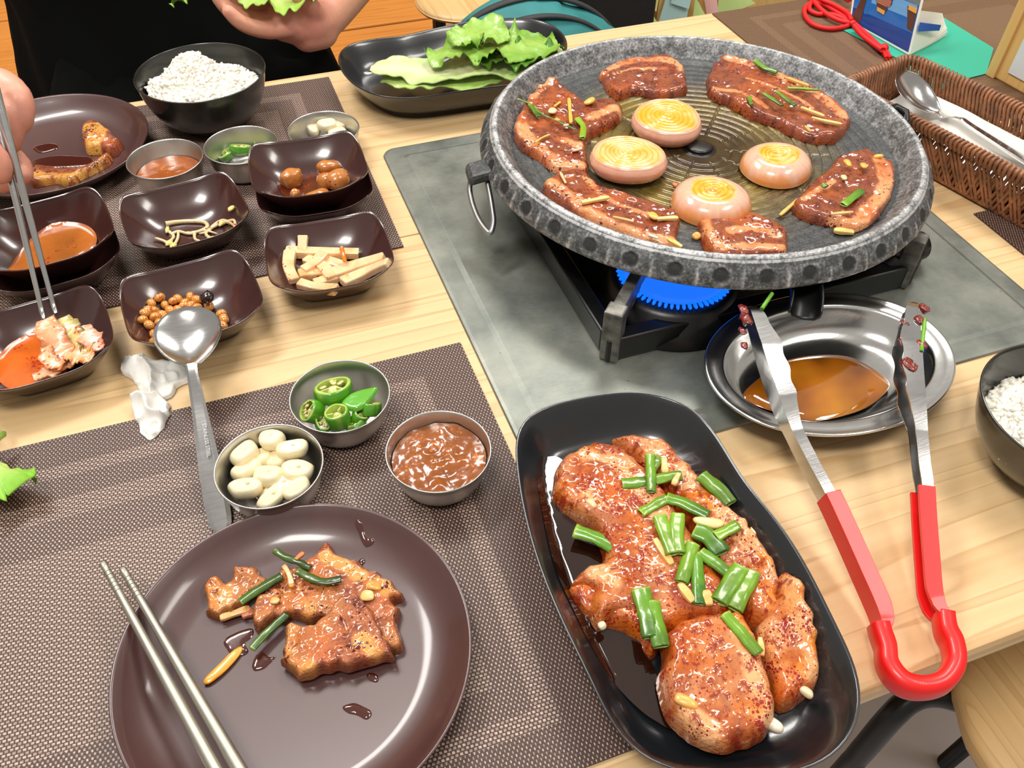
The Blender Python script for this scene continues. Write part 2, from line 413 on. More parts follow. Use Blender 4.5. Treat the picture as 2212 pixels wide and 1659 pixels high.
# ================================================================== SETTING
V, F = box((-4, -3, -.76), (4, 4.5, -.74)); tag(mk('floor', V, F, M['floor'], smooth=False), kind='structure')
M['wall'] = plain('wall_board', lin(214, 176, 112), .6, var=.08, vs=4)
V, F = box((-4, 2.6, -.74), (4, 2.7, 1.9)); tag(mk('wall_back', V, F, M['wall'], smooth=False), kind='structure')
# ---- table: five long boards, rails and legs
TY0, TY1 = -.3140, .4365
table = thing('table', 'pale pine dining table of long boards with a steel plate let into the middle', 'table', (.2, .05, -.74))
ys = [TY0, -.115, .136, TY1]
for a, b in zip(ys[:-1], ys[1:]):
    V, F = box((-.95, a+.0004, -.021), (1.35, b-.0004, 0), .0016 if a != TY0 else .005); mk('board', V, F, M['table'], table, smooth=False)
for y in (-.24, .33):
    V, F = box((-.9, y-.02, -.10), (1.3, y+.02, -.021)); mk('rail', V, F, M['iron'], table, smooth=False)
for x in (-.85, 1.25):
    for y in (-.24, .33):
        V, F = box((x-.025, y-.025, -.74), (x+.025, y+.025, -.10)); mk('leg', V, F, M['iron'], table, smooth=False)
def rrect(x0, x1, y0, y1, r, k=8):
    P = []
    for cx, cy, a in ((x1-r, y1-r, 0), (x0+r, y1-r, 90), (x0+r, y0+r, 180), (x1-r, y0+r, 270)):
        for i in range(k+1):
            t = math.radians(a+90*i/k); P.append((cx+r*math.cos(t), cy+r*math.sin(t)))
    return np.array(P)
def normals2(P):
    T = np.roll(P, -1, 0)-np.roll(P, 1, 0); T /= np.linalg.norm(T, axis=1)[:, None]+1e-12
    Nn = np.stack([T[:, 1], -T[:, 0]], 1); A = .5*np.sum(P[:, 0]*np.roll(P[:, 1], -1)-np.roll(P[:, 0], -1)*P[:, 1])
    return Nn if A > 0 else -Nn      # outward
def stackrings(P, rings, close_in=True, close_out=True):
    """rings: (inset, z[, dz array]) from the centre outwards over the rim and down"""
    Nn = normals2(P); n = len(P); V = []
    for r in rings:
        Q = P-Nn*r[0]; z = np.full(n, r[1]) if len(r) < 3 else r[1]+r[2]
        V.append(np.c_[Q, z])
    F = grid_faces(len(rings), n, cv=True); V = np.concatenate(V)
    if close_in:
        b = len(V); c = V[:n].mean(0); ex = []
        for q in (.8, .6, .4, .2): ex.append(c+(V[:n]-c)*q)
        V = np.concatenate([V]+ex+[c[None]]); ids = [list(range(n))]+[list(range(b+k*n, b+(k+1)*n)) for k in range(4)]
        for A, B in zip(ids[:-1], ids[1:]): F += [(B[j], A[j], A[(j+1) % n], B[(j+1) % n]) for j in range(n)]
        F += [(len(V)-1, ids[-1][j], ids[-1][(j+1) % n]) for j in range(n)]
    if close_out: F.append(tuple((len(rings)-1)*n+j for j in reversed(range(n))))
    return V, F
prs = [(.0205, .0040), (.0195, .0038), (.0165, .0026), (.003, .0024), (.0008, .0018), (0, .0004), (0, .0001)]
V, F = stackrings(rrect(.007, .425, -.1348, .267, .012), prs); nn_ = 36
for k, r in enumerate(prs): V[k*nn_:(k+1)*nn_, :2] = rrect(.007+r[0], .425-r[0], -.1348+r[0], .267-r[0], max(.012-r[0]*.4, .002))
c0 = V[:nn_].mean(0)
for k, q in enumerate((.8, .6, .4, .2)): V[(len(prs)+k)*nn_:(len(prs)+k+1)*nn_] = c0+(V[:nn_]-c0)*q
V[-1] = c0
mp = mk('burner_cover_plate', V, F, M['plate_steel'], smooth=False)
tag(mp, 'worn grey steel plate let into the table under the gas stove', 'metal plate')
# ---- placemats
def placemat(x0, y1, label, mat, ang=0, w=.45, h=.30):
    V, F = box((x0, y1-h, .0004), (x0+w, y1, .0016)); o = mk('placemat', V, F, mat, smooth=False); tag(o, label, 'placemat', 'woven vinyl placemats'); return o
placemat(-.45, 0, 'brown woven vinyl placemat under the large brown plate at the front', M['mat'])
placemat(-.4597, .4215, 'brown woven vinyl placemat at the far left under the side dishes and rice bowl', M['mat'])
placemat(.441, .432, 'brown woven placemat at the top right under the teal sheet and the booklet', M['mat_tan'])
placemat(.457, .008, 'brown woven placemat at the right edge below the wicker basket', M['mat'])
# ================================================================== GAS STOVE
PC = np.array([.2272, .0876])       # pan axis
stove = thing('gas_stove', 'black square gas stove burning blue under the round grill pan', 'stove', (.215, .075, .0042))
sx0, sx1, sy0, sy1 = .088, .342, -.056, .205; Z0 = .0044
for lo, hi in (((sx0, sy0, Z0), (sx1, sy0+.012, .024)), ((sx0, sy1-.012, Z0), (sx1, sy1, .024)), ((sx0, sy0+.012, Z0), (sx0+.012, sy1-.012, .024)), ((sx1-.012, sy0+.012, Z0), (sx1, sy1-.012, .024))):
    V, F = box(lo, hi, .0015); mk('frame_bar', V, F, M['iron'], stove, smooth=False)
V, F = box((sx0+.012, sy0+.03, .005), (sx0+.075, sy1-.012, .008)); mk('shade_sheet', V, F, M['iron'], stove, smooth=False)  # black sheets added to darken the open stove floor beneath the pan
V, F = box((sx1-.09, sy0+.06, .005), (sx1-.012, sy1-.012, .009)); mk('shade_sheet', V, F, M['iron'], stove, smooth=False)
BC = at(1474, 662, .032)[:2]+.040*np.array([.338, .941])
for cx, cy in ((sx0+.006, sy0+.006), (sx1-.006, sy0+.006), (sx0+.006, sy1-.006), (sx1-.006, sy1-.006)):
    d = np.array([PC[0]-cx, PC[1]-cy]); d /= np.linalg.norm(d); s = np.array([-d[1], d[0]])
    path = [np.r_[np.array([cx, cy])+d*a, z] for a, z in ((0, .002), (0, .02), (.0, .040), (.004, .046), (.012, .0478), (.05, .0472), (.09, .0462))]
    path = np.array(path)
    # upright post and the arm as two flat bars
    V1, F1 = box((-.0065, -.0065, .0044), (.0065, .0065, .0478), .0012); V1 = rotz(V1, math.atan2(d[1], d[0]))+np.array([cx, cy, 0])
    V2, F2 = box((.006, -.0042, .028), (.078, .0042, .0474), .001); V2 = rotz(V2, math.atan2(d[1], d[0]))+np.array([cx, cy, 0])
    mk('pan_support', *join([(V1, F1), (V2, F2)]), M['post'], stove, smooth=False)
V, F = lathe([(0, .0045), (.056, .0045), (.058, .007), (.05, .012), (.047, .026), (.040, .0285), (0, .0285)], 56, (BC[0], BC[1], 0)); mk('burner_base', V, F, M['iron'], stove)
n = N('blue_flame'); lw = n.n('ShaderNodeAttribute', attribute_name='heat')
n.set(Base_Color=(0, .02, .1), Emission_Color=n.ramp(lw.outputs['Fac'], [(0, lin(10, 100, 240)), (.5, lin(40, 150, 255)), (1, lin(120, 215, 255))]), Emission_Strength=1.5, Roughness=.5)
M['flame'] = n.m
V, F = lathe([(0, .0295), (.030, .0295), (.037, .031), (.038, .034), (.034, .036), (.02, .0345), (0, .0345)], 64, (BC[0], BC[1], 0))
mk('burner_cap', V, F, plain('flame_glow_cap', lin(10, 40, 190), .4, Emission_Color=(.01, .13, .80), Emission_Strength=1.3), stove)  # blue disc of flame light put into the cap as emission
fl = None
for i in range(60):
    a = 2*math.pi*i/60; dx, dy = math.cos(a), math.sin(a)
    V, F = ellipsoid((0, 0, 0), (.0033, .0013, .0019), 8, 6)
    V = rotz(V, a)+np.array([BC[0]+dx*.0395, BC[1]+dy*.0395, .0315])
    if fl is None: fl = mk('flame', V, F, M['flame'], stove, attrs={'heat': np.clip((V[:, 2]-.0297)/.0035, 0, 1)})
    else:
        c = fl.copy(); COL.objects.link(c); c.parent = stove
        # same little flame turned about the burner axis
        w0 = np.array([BC[0], BC[1], 0])-worg(stove)
        c.matrix_local = Matrix.Translation(w0.tolist()) @ Matrix.Rotation(a, 4, 'Z') @ Matrix.Translation((-w0).tolist())
# knob housing lump on the far right corner
V, F = box((.318, -.052, .0045), (.352, -.012, .030), .008); mk('valve_housing', V, F, M['iron'], stove)
V, F = lathe([(0, 0), (.011, 0), (.0125, .004), (.011, .014), (.006, .017), (0, .017)], 24); V = rotm(V, (0, math.pi/2, 0))+np.array([.352, -.03, .018]); mk('knob', V, F, M['iron'], stove)
# ================================================================== GRILL PAN
n = N('worn_cast_pan'); p = n.pos(obj=False)
wear = n.n('ShaderNodeAttribute', attribute_name='wear').outputs['Fac']; oilw = n.n('ShaderNodeAttribute', attribute_name='oil').outputs['Fac']
a = n.noise(p, 130, 6, .7); b = n.noise(p, 520, 4, .6); cst = n.noise(p, 22, 4, .6)
w = n.math('ADD', n.math('MULTIPLY', wear, n.math('MULTIPLY', a, 1.55)), n.math('MULTIPLY', n.math('SUBTRACT', b, .5), .45), clamp=True)
base = n.ramp(w, [(.14, lin(58, 60, 61)), (.36, lin(92, 94, 95)), (.55, lin(150, 151, 153)), (.75, lin(205, 206, 208))])
stain = n.ramp(n.math('ADD', n.math('MULTIPLY', a, .5), n.math('MULTIPLY', cst, .6)), [(.3, lin(54, 34, 12)), (.45, lin(104, 80, 26)), (.6, lin(134, 116, 56))])
brn = n.n('ShaderNodeAttribute', attribute_name='burn').outputs['Fac']
os_ = n.math('MULTIPLY', oilw, n.math('ADD', n.math('MULTIPLY', cst, 1.4), .1), clamp=True)
n.set(Base_Color=n.mix(n.math('MULTIPLY', brn, n.math('ADD', a, .25), clamp=True), n.mix(os_, base, stain), lin(40, 22, 12)), Metallic=.45, Roughness=n.math('SUBTRACT', .5, n.math('MULTIPLY', oilw, .26)), Coat_Weight=n.math('MULTIPLY', oilw, .55), Coat_Roughness=.12,
      Normal=n.bump(n.math('ADD', a, b), .22, .0006))
M['pan'] = n.m
pan = thing('grill_pan', 'large round dark cast grill pan with pork and onion slices on the gas stove', 'grill pan', (PC[0], PC[1], .0475))
NR, NT = 210, 576
rr = np.concatenate([np.linspace(.012, .141, 150), [.1425, .144, .1455, .147, .1485, .15, .152, .154, .156, .1575, .1585, .1595, .161, .1625, .1632]])
def floorz(r): return .0640-.0018*(1-np.clip(r/.14, 0, 1)**2)
zz = np.where(rr < .1415, floorz(rr), 0)
wallr = [.1415, .147, .1495, .153, .1565, .1588, .1600, .1615, .1626, .1633]; wallz = [.0640, .0655, .0682, .0738, .0786, .0806, .0810, .0810, .0803, .0790]
zz = np.where(rr >= .1415, np.interp(rr, wallr, wallz), zz)
th = np.linspace(0, 2*math.pi, NT, endpoint=False)
Rg, Tg = np.meshgrid(rr, th, indexing='ij'); Zg = np.broadcast_to(zz[:, None], Rg.shape).copy()
ring = (Rg > .02) & (Rg < .141); g = np.exp(-((((Rg-.02)/.0078) % 1-.5)/.085)**2); Zg -= np.where(ring, g*.0011, 0)
for k in range(10):
    t = math.radians(12+36*k); dt = np.abs((Tg-t+math.pi) % (2*math.pi)-math.pi)*Rg
    Zg -= np.where((Rg > .02) & (Rg < .10), np.exp(-(dt/.0007)**2)*.0010, 0)
ESX, ESY, ER = 1.02, .98, math.radians(-54)
def ell(X, Y):
    ca, sa = math.cos(ER), math.sin(ER); u = (X*ca+Y*sa)*ESX; v = (-X*sa+Y*ca)*ESY
    return u*ca-v*sa, u*sa+v*ca
X, Y = ell(Rg*np.cos(Tg), Rg*np.sin(Tg))
V = np.stack([X+PC[0], Y+PC[1], Zg], -1).reshape(-1, 3)
wearA = np.where(Rg > .1585, .80, np.where(Rg > .147, .58, .30)).ravel()
oilA = (sst(.125, .07, Rg+.02*fbm(np.c_[V[:, :2]*30, np.zeros(len(V))], 3, 4).reshape(Rg.shape))).ravel()
mk('cooking_surface', V, grid_faces(len(rr), NT, cv=True), M['pan'], pan, attrs={'wear': wearA, 'oil': oilA, 'burn': sst(.075, .02, Rg.ravel()+.03*fbm(np.c_[V[:, :2]*45, np.zeros(len(V))], 3, 9))})
# skirt with pressed round dimples
sr = np.array([.1633, .1645, .1660, .1675, .1688, .1699, .1708, .1715, .1720, .1723, .1722, .1716, .170, .165, .155, .14, .12, .06, .018]); sz = np.array([.0790, .0776, .0758, .0740, .0722, .0704, .0686, .0668, .0650, .0634, .0620, .0610, .0602, .0575, .0530, .0500, .0482, .0478, .0478])
k0 = np.arange(13); sr2 = np.concatenate([np.interp(np.linspace(0, 12, 40), k0, sr[:13]), sr[13:]]); sz2 = np.concatenate([np.interp(np.linspace(0, 12, 40), k0, sz[:13]), sz[13:]])
Rg, Tg = np.meshgrid(sr2, np.linspace(0, 2*math.pi, 864, endpoint=False), indexing='ij'); Zg = np.broadcast_to(sz2[:, None], Rg.shape).copy()
per = 2*math.pi/36; ph = (Tg/per) % 1-.5; sarc = np.broadcast_to(np.concatenate([[0], np.cumsum(np.hypot(np.diff(sr2), np.diff(sz2)))])[:, None], Rg.shape)
dd = np.hypot(ph*per*.171, sarc-.0112); dim = sst(.0060, .0040, dd); lip = np.exp(-((dd-.0066)/.0011)**2)
pk = np.exp(-((np.abs(np.abs(ph)-.5)*per*.171)/.0012)**2)*sst(.004, .013, sarc)*sst(.022, .018, sarc)
on = sarc < .026
Rg = Rg-np.where(on, dim*.0011, 0)+np.where(on, lip*.00012+pk*.0006, 0)
X, Y = ell(Rg*np.cos(Tg), Rg*np.sin(Tg)); V = np.stack([X+PC[0], Y+PC[1], Zg], -1).reshape(-1, 3)
wearA = np.where(on, .46+.12*lip+.4*pk-.30*dim+.5*(sarc < .0022)+.12*sst(.013, .02, sarc), .12).ravel()
mk('skirt', V, grid_faces(len(sr2), 864, cv=True), M['pan'], pan, attrs={'wear': wearA, 'oil': wearA*0})
V, F = lathe([(0, .0655), (.008, .0655), (.0098, .0648), (.010, .0636), (.009, .0628), (.0125, .0626), (.0145, .0618), (.0145, .0596), (.0, .0590)], 48, (PC[0], PC[1], 0)); mk('drain_cap', V, F, M['iron'], pan)
# left lug, hanging wire ring, right lug, spout
ct = math.atan2(at(1055, 360, .066)[1]-PC[1], at(1055, 360, .066)[0]-PC[0])
def lug(ct, nm):
    V, F = box((.163, -.0105, .0600), (.186, .0105, .0690), .003); V[:, 2] -= np.clip(V[:, 0]-.176, 0, 1)*.5
    mk(nm, rotz(V, ct)+np.array([PC[0], PC[1], 0]), F, M['pan'], pan, smooth=False, attrs={'wear': np.full(len(V), .35), 'oil': np.zeros(len(V))})
lug(ct, 'handle_lug')
wp = [(1046, 374, .0600), (1056, 410, .053), (1063, 450, .044), (1066, 480, .037), (1060, 502, .032), (1050, 497, .032), (1032, 470, .037), (1018, 430, .044), (1015, 400, .051), (1026, 372, .0605)]
Pw = catmull(np.array([at(*q) for q in wp]), 6, closed=True); V, F = tube(Pw, .0021, 10, closed=True); mk('handle_ring', V, F, M['wire'], pan)
c2 = at(1940, 240, .066); lugR = thing
V, F = tube([at(1915, 238, .070), at(1935, 232, .071), at(1956, 243, .069), at(1958, 262, .064), at(1950, 270, .062)], .0035, 8); mk('handle_lug', V, F, M['iron'], pan)
sp = [at(1700, 560, .060), at(1735, 610, .0560), at(1742, 645, .053), at(1738, 678, .049)]
us = [(-.012, .006), (-.0125, -.002), (-.009, -.008), (0, -.010), (.009, -.008), (.0125, -.002), (.012, .006), (.0107, .006), (.011, -.002), (.008, -.0066), (0, -.0085), (-.008, -.0066), (-.011, -.002), (-.0107, .006)]
V, F = sweep(catmull(sp, 4), np.array(us)*.85); mk('drain_spout', V, F, M['iron'], pan)
# ================================================================== TABLEWARE
def superell(a, b, e, n=72):
    t = np.linspace(0, 2*math.pi, n, endpoint=False); c, s = np.cos(t), np.sin(t)
    return np.stack([a*np.sign(c)*np.abs(c)**(2/e), b*np.sign(s)*np.abs(s)**(2/e)], 1), t
def side_dish(cx, cy, ang, z, label, cat='side dish', a=.0462, b=.0425, group='square brown side dishes'):
    P, t = superell(a, b, 3.5, 80); cor = np.abs(np.sin(2*t))**2.5*.0042 - .0006*np.abs(np.cos(2*t))
    P = P*(1+.03*(np.abs(np.sin(2*t))**3)[:, None])
    sm = lambda k: cor*k
    inn = [.034, .030, .026, .022, .018, .0145, .0115, .0085, .006, .004, .0025, .0012]
    rings = [(i, .0046+.0226*(1-i/.0345)**2.3, sm((1-i/.0345)**4)) for i in inn]+[(.0003, .0276, sm(1)), (0, .0272, sm(1)), (.0002, .0262, sm(1)),
             (.002, .0236, sm(.9)), (.006, .0180, sm(.6)), (.011, .0115, sm(.3)), (.016, .0055, sm(.1)), (.0185, .0028, sm(0)), (.0195, .0004, sm(0)), (.021, 0, sm(0)), (.022, .0012, sm(0))]
    V, F = stackrings(P, rings); n = len(P)
    for k, r in enumerate(rings):
        q = 1-r[0]/.0415; q = np.clip(r[0]/.034, 0, 1)*(k < 12); R2, _ = superell(a-r[0], b-r[0], 3.5-1.3*q, 80)
        V[k*n:(k+1)*n, :2] = R2*(1+.03*(1-q)*(np.abs(np.sin(2*t))**3)[:, None])
    c0 = V[:n].mean(0); b0 = len(rings)*n
    for k, q in enumerate((.8, .6, .4, .2)): V[b0+k*n:b0+(k+1)*n] = c0+(V[:n]-c0)*q
    V[-1] = c0
    V = rotz(V, math.radians(ang))+np.array([cx, cy, z+.0002])
    o = mk('side_dish', V, F, M['brown']); o.data.polygons.foreach_set('use_smooth', [True]*len(o.data.polygons)); tag(o, label, cat, group); return o
MZ = .0018
D = {}
def sd(key, cx, cy, ang, z, label, **k): D[key] = (cx, cy, math.radians(ang), z); return side_dish(cx, cy, ang, z, label, **k)
sd('bean', -.172, .079, 6, MZ*0, 'square brown side dish holding glazed soybeans, with the spoon leaning on its rim')
sd('rad', -.071, .099, -3, 0, 'square brown side dish holding pale radish sticks, nearest to the steel plate')
sd('spr', -.167, .184, 8, MZ, 'square brown side dish with a few bean sprouts, in the middle of the group')
sd('pot0', -.065, .190, -3, MZ, 'square brown side dish, the lower of the stack under the braised potatoes')
sd('pot', -.066, .197, -3, MZ+.0135, 'square brown side dish holding braised potatoes, topmost of its stack')
sd('soup0', -.264, .165, 9, MZ, 'square brown side dish, the lower of the stack at the left edge')
sd('soup', -.264, .172, 9, MZ+.0135, 'square brown side dish with orange broth, topmost of the stack at the left edge')
sd('kim', -.2725, .070, 8, 0, 'square brown side dish holding kimchi in orange broth at the left edge')
def dishz(key, x, y):
    cx, cy, a, z = D[key]; u = (np.abs((x-cx)*math.cos(a)+(y-cy)*math.sin(a)))/.0462; v = np.abs(-(x-cx)*math.sin(a)+(y-cy)*math.cos(a))/.0425
    r = (u**3.5+v**3.5)**(1/3.5); ins = (1-r)*.0443
    return z+.0048+.0226*np.clip(1-ins/.0345, 0, 1)**2.3
def cup(px, py, label, r=.0312, z0=MZ, group='small steel sauce cups', ang=0):
    c = at(px, py, z0+.0265)
    prof = [(0, .0012), (.018, .0012), (.0215, .0024), (.0245, .006), (.0272, .013), (.0292, .020), (.0302, .0258), (.0306, .0266), (.0312, .0268), (.0315, .0262), (.0312, .0255), (.0304, .0250), (.0300, .020), (.0280, .0125), (.0252, .0052), (.0222, .0012), (.0195, 0), (0, 0)]
    V, F = lathe([(a*r/.0312, b) for a, b in prof], 96, (c[0], c[1], z0)); o = mk('sauce_cup', V, F, M['cup']); tag(o, label, 'cup', group); return c, z0
CG, _ = cup(581, 1004, 'steel cup full of peeled garlic cloves, left of the three near cups')
CC, _ = cup(734, 853, 'steel cup of sliced green chili, behind the other two near cups')
CS, _ = cup(947, 972, 'steel cup of soybean paste dip, right of the three near cups')
FS, _ = cup(356, 342, 'steel cup of thin brown sauce beside the far brown plate')
FC, _ = cup(520, 312, 'steel cup with chili slices in front of the far rice bowl')
FG, _ = cup(699, 278, 'steel cup with a few garlic cloves behind the potato dish')
# ---- round plates
def plate(c, r, z0, label):
    prof = [(0, .0042), (r*.70, .0044), (r*.80, .0062), (r*.88, .0102), (r*.94, .0146), (r*.98, .0180), (r*.995, .0188), (r, .0182), (r*.995, .0170), (r*.93, .0118), (r*.86, .0068), (r*.76, .0024), (r*.66, .0012), (r*.64, 0), (r*.60, 0), (r*.58, .0012), (0, .0014)]
    prof = np.array(prof); V, F = lathe(prof, 160, (c[0], c[1], z0)); o = mk('round_plate', V, F, M['brown_plate']); tag(o, label, 'plate'); return o
plate((-.1498, -.2037), .0887, MZ, 'large round dark brown plate at the front with browned pork and chopsticks')
FP = np.array([-.272, .346]); plate(FP, .0850, MZ, 'round dark brown plate at the far left with leftover meat')
M['motif'] = plain('printed_motif', lin(60, 40, 40), .4)
def platez(x, y, c=(-.1498, -.2037), r=.0887):
    q = np.hypot(x-c[0], y-c[1])/r; return MZ+np.interp(q, [0, .7, .8, .88, .94, .98], [.0042, .0044, .0062, .0102, .0146, .0180])
# ---- oblong black trays from their rim outline
def resample(P, n):
    P = np.vstack([P, P[:1]]); s = np.r_[0, np.cumsum(np.linalg.norm(np.diff(P, axis=0), axis=1))]; t = np.linspace(0, s[-1], n, endpoint=False)
    return np.stack([np.interp(t, s, P[:, i]) for i in range(P.shape[1])], 1)
def tray(pts, zr, label, wave=.0015, depth=.024):
    P = resample(catmull(ats(pts, zr)[:, :2], 8, True), 120)
    for _ in range(6): P = (np.roll(P, 1, 0)+2*P+np.roll(P, -1, 0))/4
    P += normals2(P)*.0006
    t = np.linspace(0, 2*math.pi, 120, endpoint=False); w = np.sin(3*t+.5)*wave; zb = zr-depth
    rings = [(.0265, zb, w*0), (.0215, zb+.0006, w*0), (.017, zb+.003, w*.1), (.0125, zb+.008, w*.4), (.008, zb+.0145, w*.7), (.004, zb+.0205, w*.9), (.0016, zb+.0232, w), (.0005, zb+.0240, w), (0, zb+.0236, w), (.0003, zb+.0225, w),
             (.003, zb+.0180, w*.8), (.0075, zb+.0105, w*.5), (.012, zb+.0035, w*.2), (.016, zb-.0015, w*0), (.019, zb-.0030, w*0), (.020, zb-.0075, w*0), (.022, zb-.0075, w*0), (.023, zb-.004, w*0)]
    V, F = stackrings(P, rings); o = mk('serving_tray', V, F, M['black']); tag(o, label, 'tray'); return P, zb
TP, TZ = tray([(1115, 985), (1118, 935), (1150, 893), (1235, 865), (1345, 845), (1430, 850), (1500, 880), (1550, 940), (1605, 1035), (1680, 1130), (1740, 1225), (1800, 1340), (1850, 1440), (1862, 1505), (1850, 1570), (1800, 1630), (1730, 1662), (1640, 1675), (1540, 1680), (1440, 1660), (1370, 1625), (1318, 1560), (1275, 1465), (1220, 1350), (1165, 1215), (1130, 1090)], .0320,
              'long black serving tray in front, full of marinated pork')
def trayz(x, y, P=TP, zb=TZ):
    X = np.atleast_1d(x); Y = np.atleast_1d(y); d, _, ins, _ = polydist(np.stack([X, Y], 1), P)
    return zb+np.interp(np.where(ins, d, 0), [.0005, .004, .008, .0125, .017, .0215], [.0240, .0205, .0145, .008, .003, .0006])
TP2, TZ2 = tray([(731, 128), (745, 103), (800, 87), (870, 77), (930, 60), (1000, 45), (1075, 40), (1150, 43), (1200, 60), (1225, 90), (1215, 125), (1180, 158), (1120, 180), (1040, 192), (950, 205), (880, 210), (815, 202), (765, 178), (738, 152)], .0330,
                'black oval tray holding lettuce, at the far side behind the grill pan')
# ---- rice bowls
def bowl(c, r, h, z0, label, foot=.5):
    prof = [(0, .008), (r*.45, .009), (r*.68, .016), (r*.85, h*.55), (r*.95, h*.85), (r*.985, h*.985), (r, h), (r*1.012, h*.985), (r*1.0, h*.93), (r*.97, h*.78), (r*.88, h*.46), (r*.70, h*.18), (r*foot, .006), (r*foot, 0), (r*(foot-.06), 0), (0, .003)]
    V, F = lathe(catmull(prof, 3), 96, (c[0], c[1], z0)); o = mk('rice_bowl', V, F, M['blackbowl']); tag(o, label, 'bowl', None)
RC = at(432, 153, .052)[:2]
bowl(RC, .0576, .050, MZ, 'black bowl of rice at the far side in front of the person')
RC2 = at(2342, 878, .052)[:2]
bowl(RC2, .0560, .050, 0, 'black bowl of rice cut off by the right edge')
def rice(c, r, z, hfun, n, label, seed, rim=None):
    rng = np.random.RandomState(seed); parts = []
    gv, gf = ellipsoid((0, 0, 0), (.0036, .0017, .0016), 6, 4)
    a = rng.uniform(0, 2*math.pi, n); q = np.sqrt(rng.uniform(0, 1, n))*r; x = q*np.cos(a); y = q*np.sin(a)
    zz = hfun(x, y)+rng.uniform(-.0012, .0012, n)
    for i in range(n):
        parts.append((rotm(gv*rng.uniform(.85, 1.15), (rng.uniform(-.6, .6), rng.uniform(-.7, .7), rng.uniform(0, 6.28)))+np.array([c[0]+x[i], c[1]+y[i], z+zz[i]]), gf))
    R_, T_ = np.meshgrid(np.linspace(0, r, 12), np.linspace(0, 2*math.pi, 40, endpoint=False), indexing='ij')
    X = (R_*np.cos(T_)).ravel(); Y = (R_*np.sin(T_)).ravel(); parts.append((np.stack([c[0]+X, c[1]+Y, z+hfun(X, Y)-.0002], 1), grid_faces(12, 40, cv=True)))
    V, F = join(parts); o = mk('rice', V, F, M['rice']); tag(o, label, 'rice', None, 'stuff')
def rf1(x, y):
    return .041+.020*np.exp(-((x+.006)**2+(y-.016)**2)/.022**2)+.004*vn(np.c_[x*60, y*60, x*0], 3)-.010*sst(.015, .05, (y+.3*x))*(1)-.006*sst(.03, .05, np.hypot(x, y))
rice(RC, .0495, MZ, rf1, 1300, 'mound of white boiled rice in the far black bowl', 5)
def rf2(x, y): return .026+.022*np.exp(-(x**2+y**2)/.030**2)+.003*vn(np.c_[x*60, y*60, x*0], 8)
rice(RC2, .0475, 0, rf2, 1300, 'mound of white boiled rice in the black bowl at the right edge', 6)
# ---- oval steel dish with amber oil
OC = at(1793, 774, .024)[:2]
def oval(prof, seg=120): return prof
P, t = superell(.0868, .0640, 2.05, 128)
P = P+OC
rings = [(.046, .0046), (.036, .0042), (.029, .0046), (.0235, .0070), (.0190, .0120), (.0155, .0180), (.0138, .0212), (.0126, .0226), (.0112, .0231), (.006, .0234), (.003, .0236), (.0012, .0243), (.0002, .0243), (-.0004, .0234), (.0004, .0222), (.003, .0222), (.0115, .0218), (.0145, .0180), (.0195, .0100), (.0245, .0050), (.030, .0030), (.032, .0030)]
V, F = stackrings(P, rings); ovd = mk('oval_steel_dish', V, F, M['dish_steel']); tag(ovd, 'oval stainless steel dish catching amber oil, between the pan and the tongs', 'dish')
ol = ats([(1606, 850), (1640, 815), (1690, 780), (1760, 766), (1830, 768), (1880, 790), (1920, 822), (1915, 845), (1870, 880), (1800, 902), (1740, 907), (1680, 890), (1630, 872)], .0085)
V, F = pool(ol, .0082); n = N('amber_grease'); p = n.pos(obj=False)
n.set(Base_Color=n.ramp(n.noise(p, 26, 2), [(.3, lin(96, 54, 8)), (.5, lin(158, 88, 14)), (.75, lin(188, 120, 24))]), Roughness=.04, Coat_Weight=1, Specular_IOR_Level=.7)
tag(mk('oil_pool', V, F, n.m), 'pool of clear amber grease in the oval steel dish', 'oil', kind='stuff')
# ================================================================== TONGS
tongs = thing('tongs', 'steel kitchen tongs with red grips lying open across the oval dish', 'tongs', at(1985, 1480, .004))
armL = [(1612, 668, .050), (1640, 765, .0475), (1668, 850, .0445), (1700, 930, .041), (1740, 1010, .036), (1775, 1075, .032), (1810, 1150, .027), (1850, 1240, .022), (1885, 1320, .0175), (1902, 1372, .0152)]
armR = [(1978, 660, .050), (1982, 760, .0475), (1988, 850, .0445), (1996, 930, .041), (2003, 1010, .036), (2009, 1060, .032), (2013, 1130, .027), (2019, 1210, .022), (2026, 1290, .0175), (2038, 1340, .0155)]
loop = [(1897, 1352, .0158), (1902, 1372, .0152), (1912, 1402, .0148), (1917, 1440, .0140), (1945, 1475, .0130), (1988, 1487, .0125), (2035, 1474, .0130), (2060, 1436, .0138), (2056, 1394, .0146), (2042, 1364, .0152), (2037, 1330, .0160)]
def chan(w, h, fl=1.0, th=.0011, side=1):
    # C channel seen from its end: web with two flanges that turn outwards
    pts = [(0, -h), (w*fl, -h), (w*fl, -h+th), (th, -h+th), (th, h-th), (w*fl, h-th), (w*fl, h), (0, h)]
    return np.array([(a*side, b) for a, b in pts])
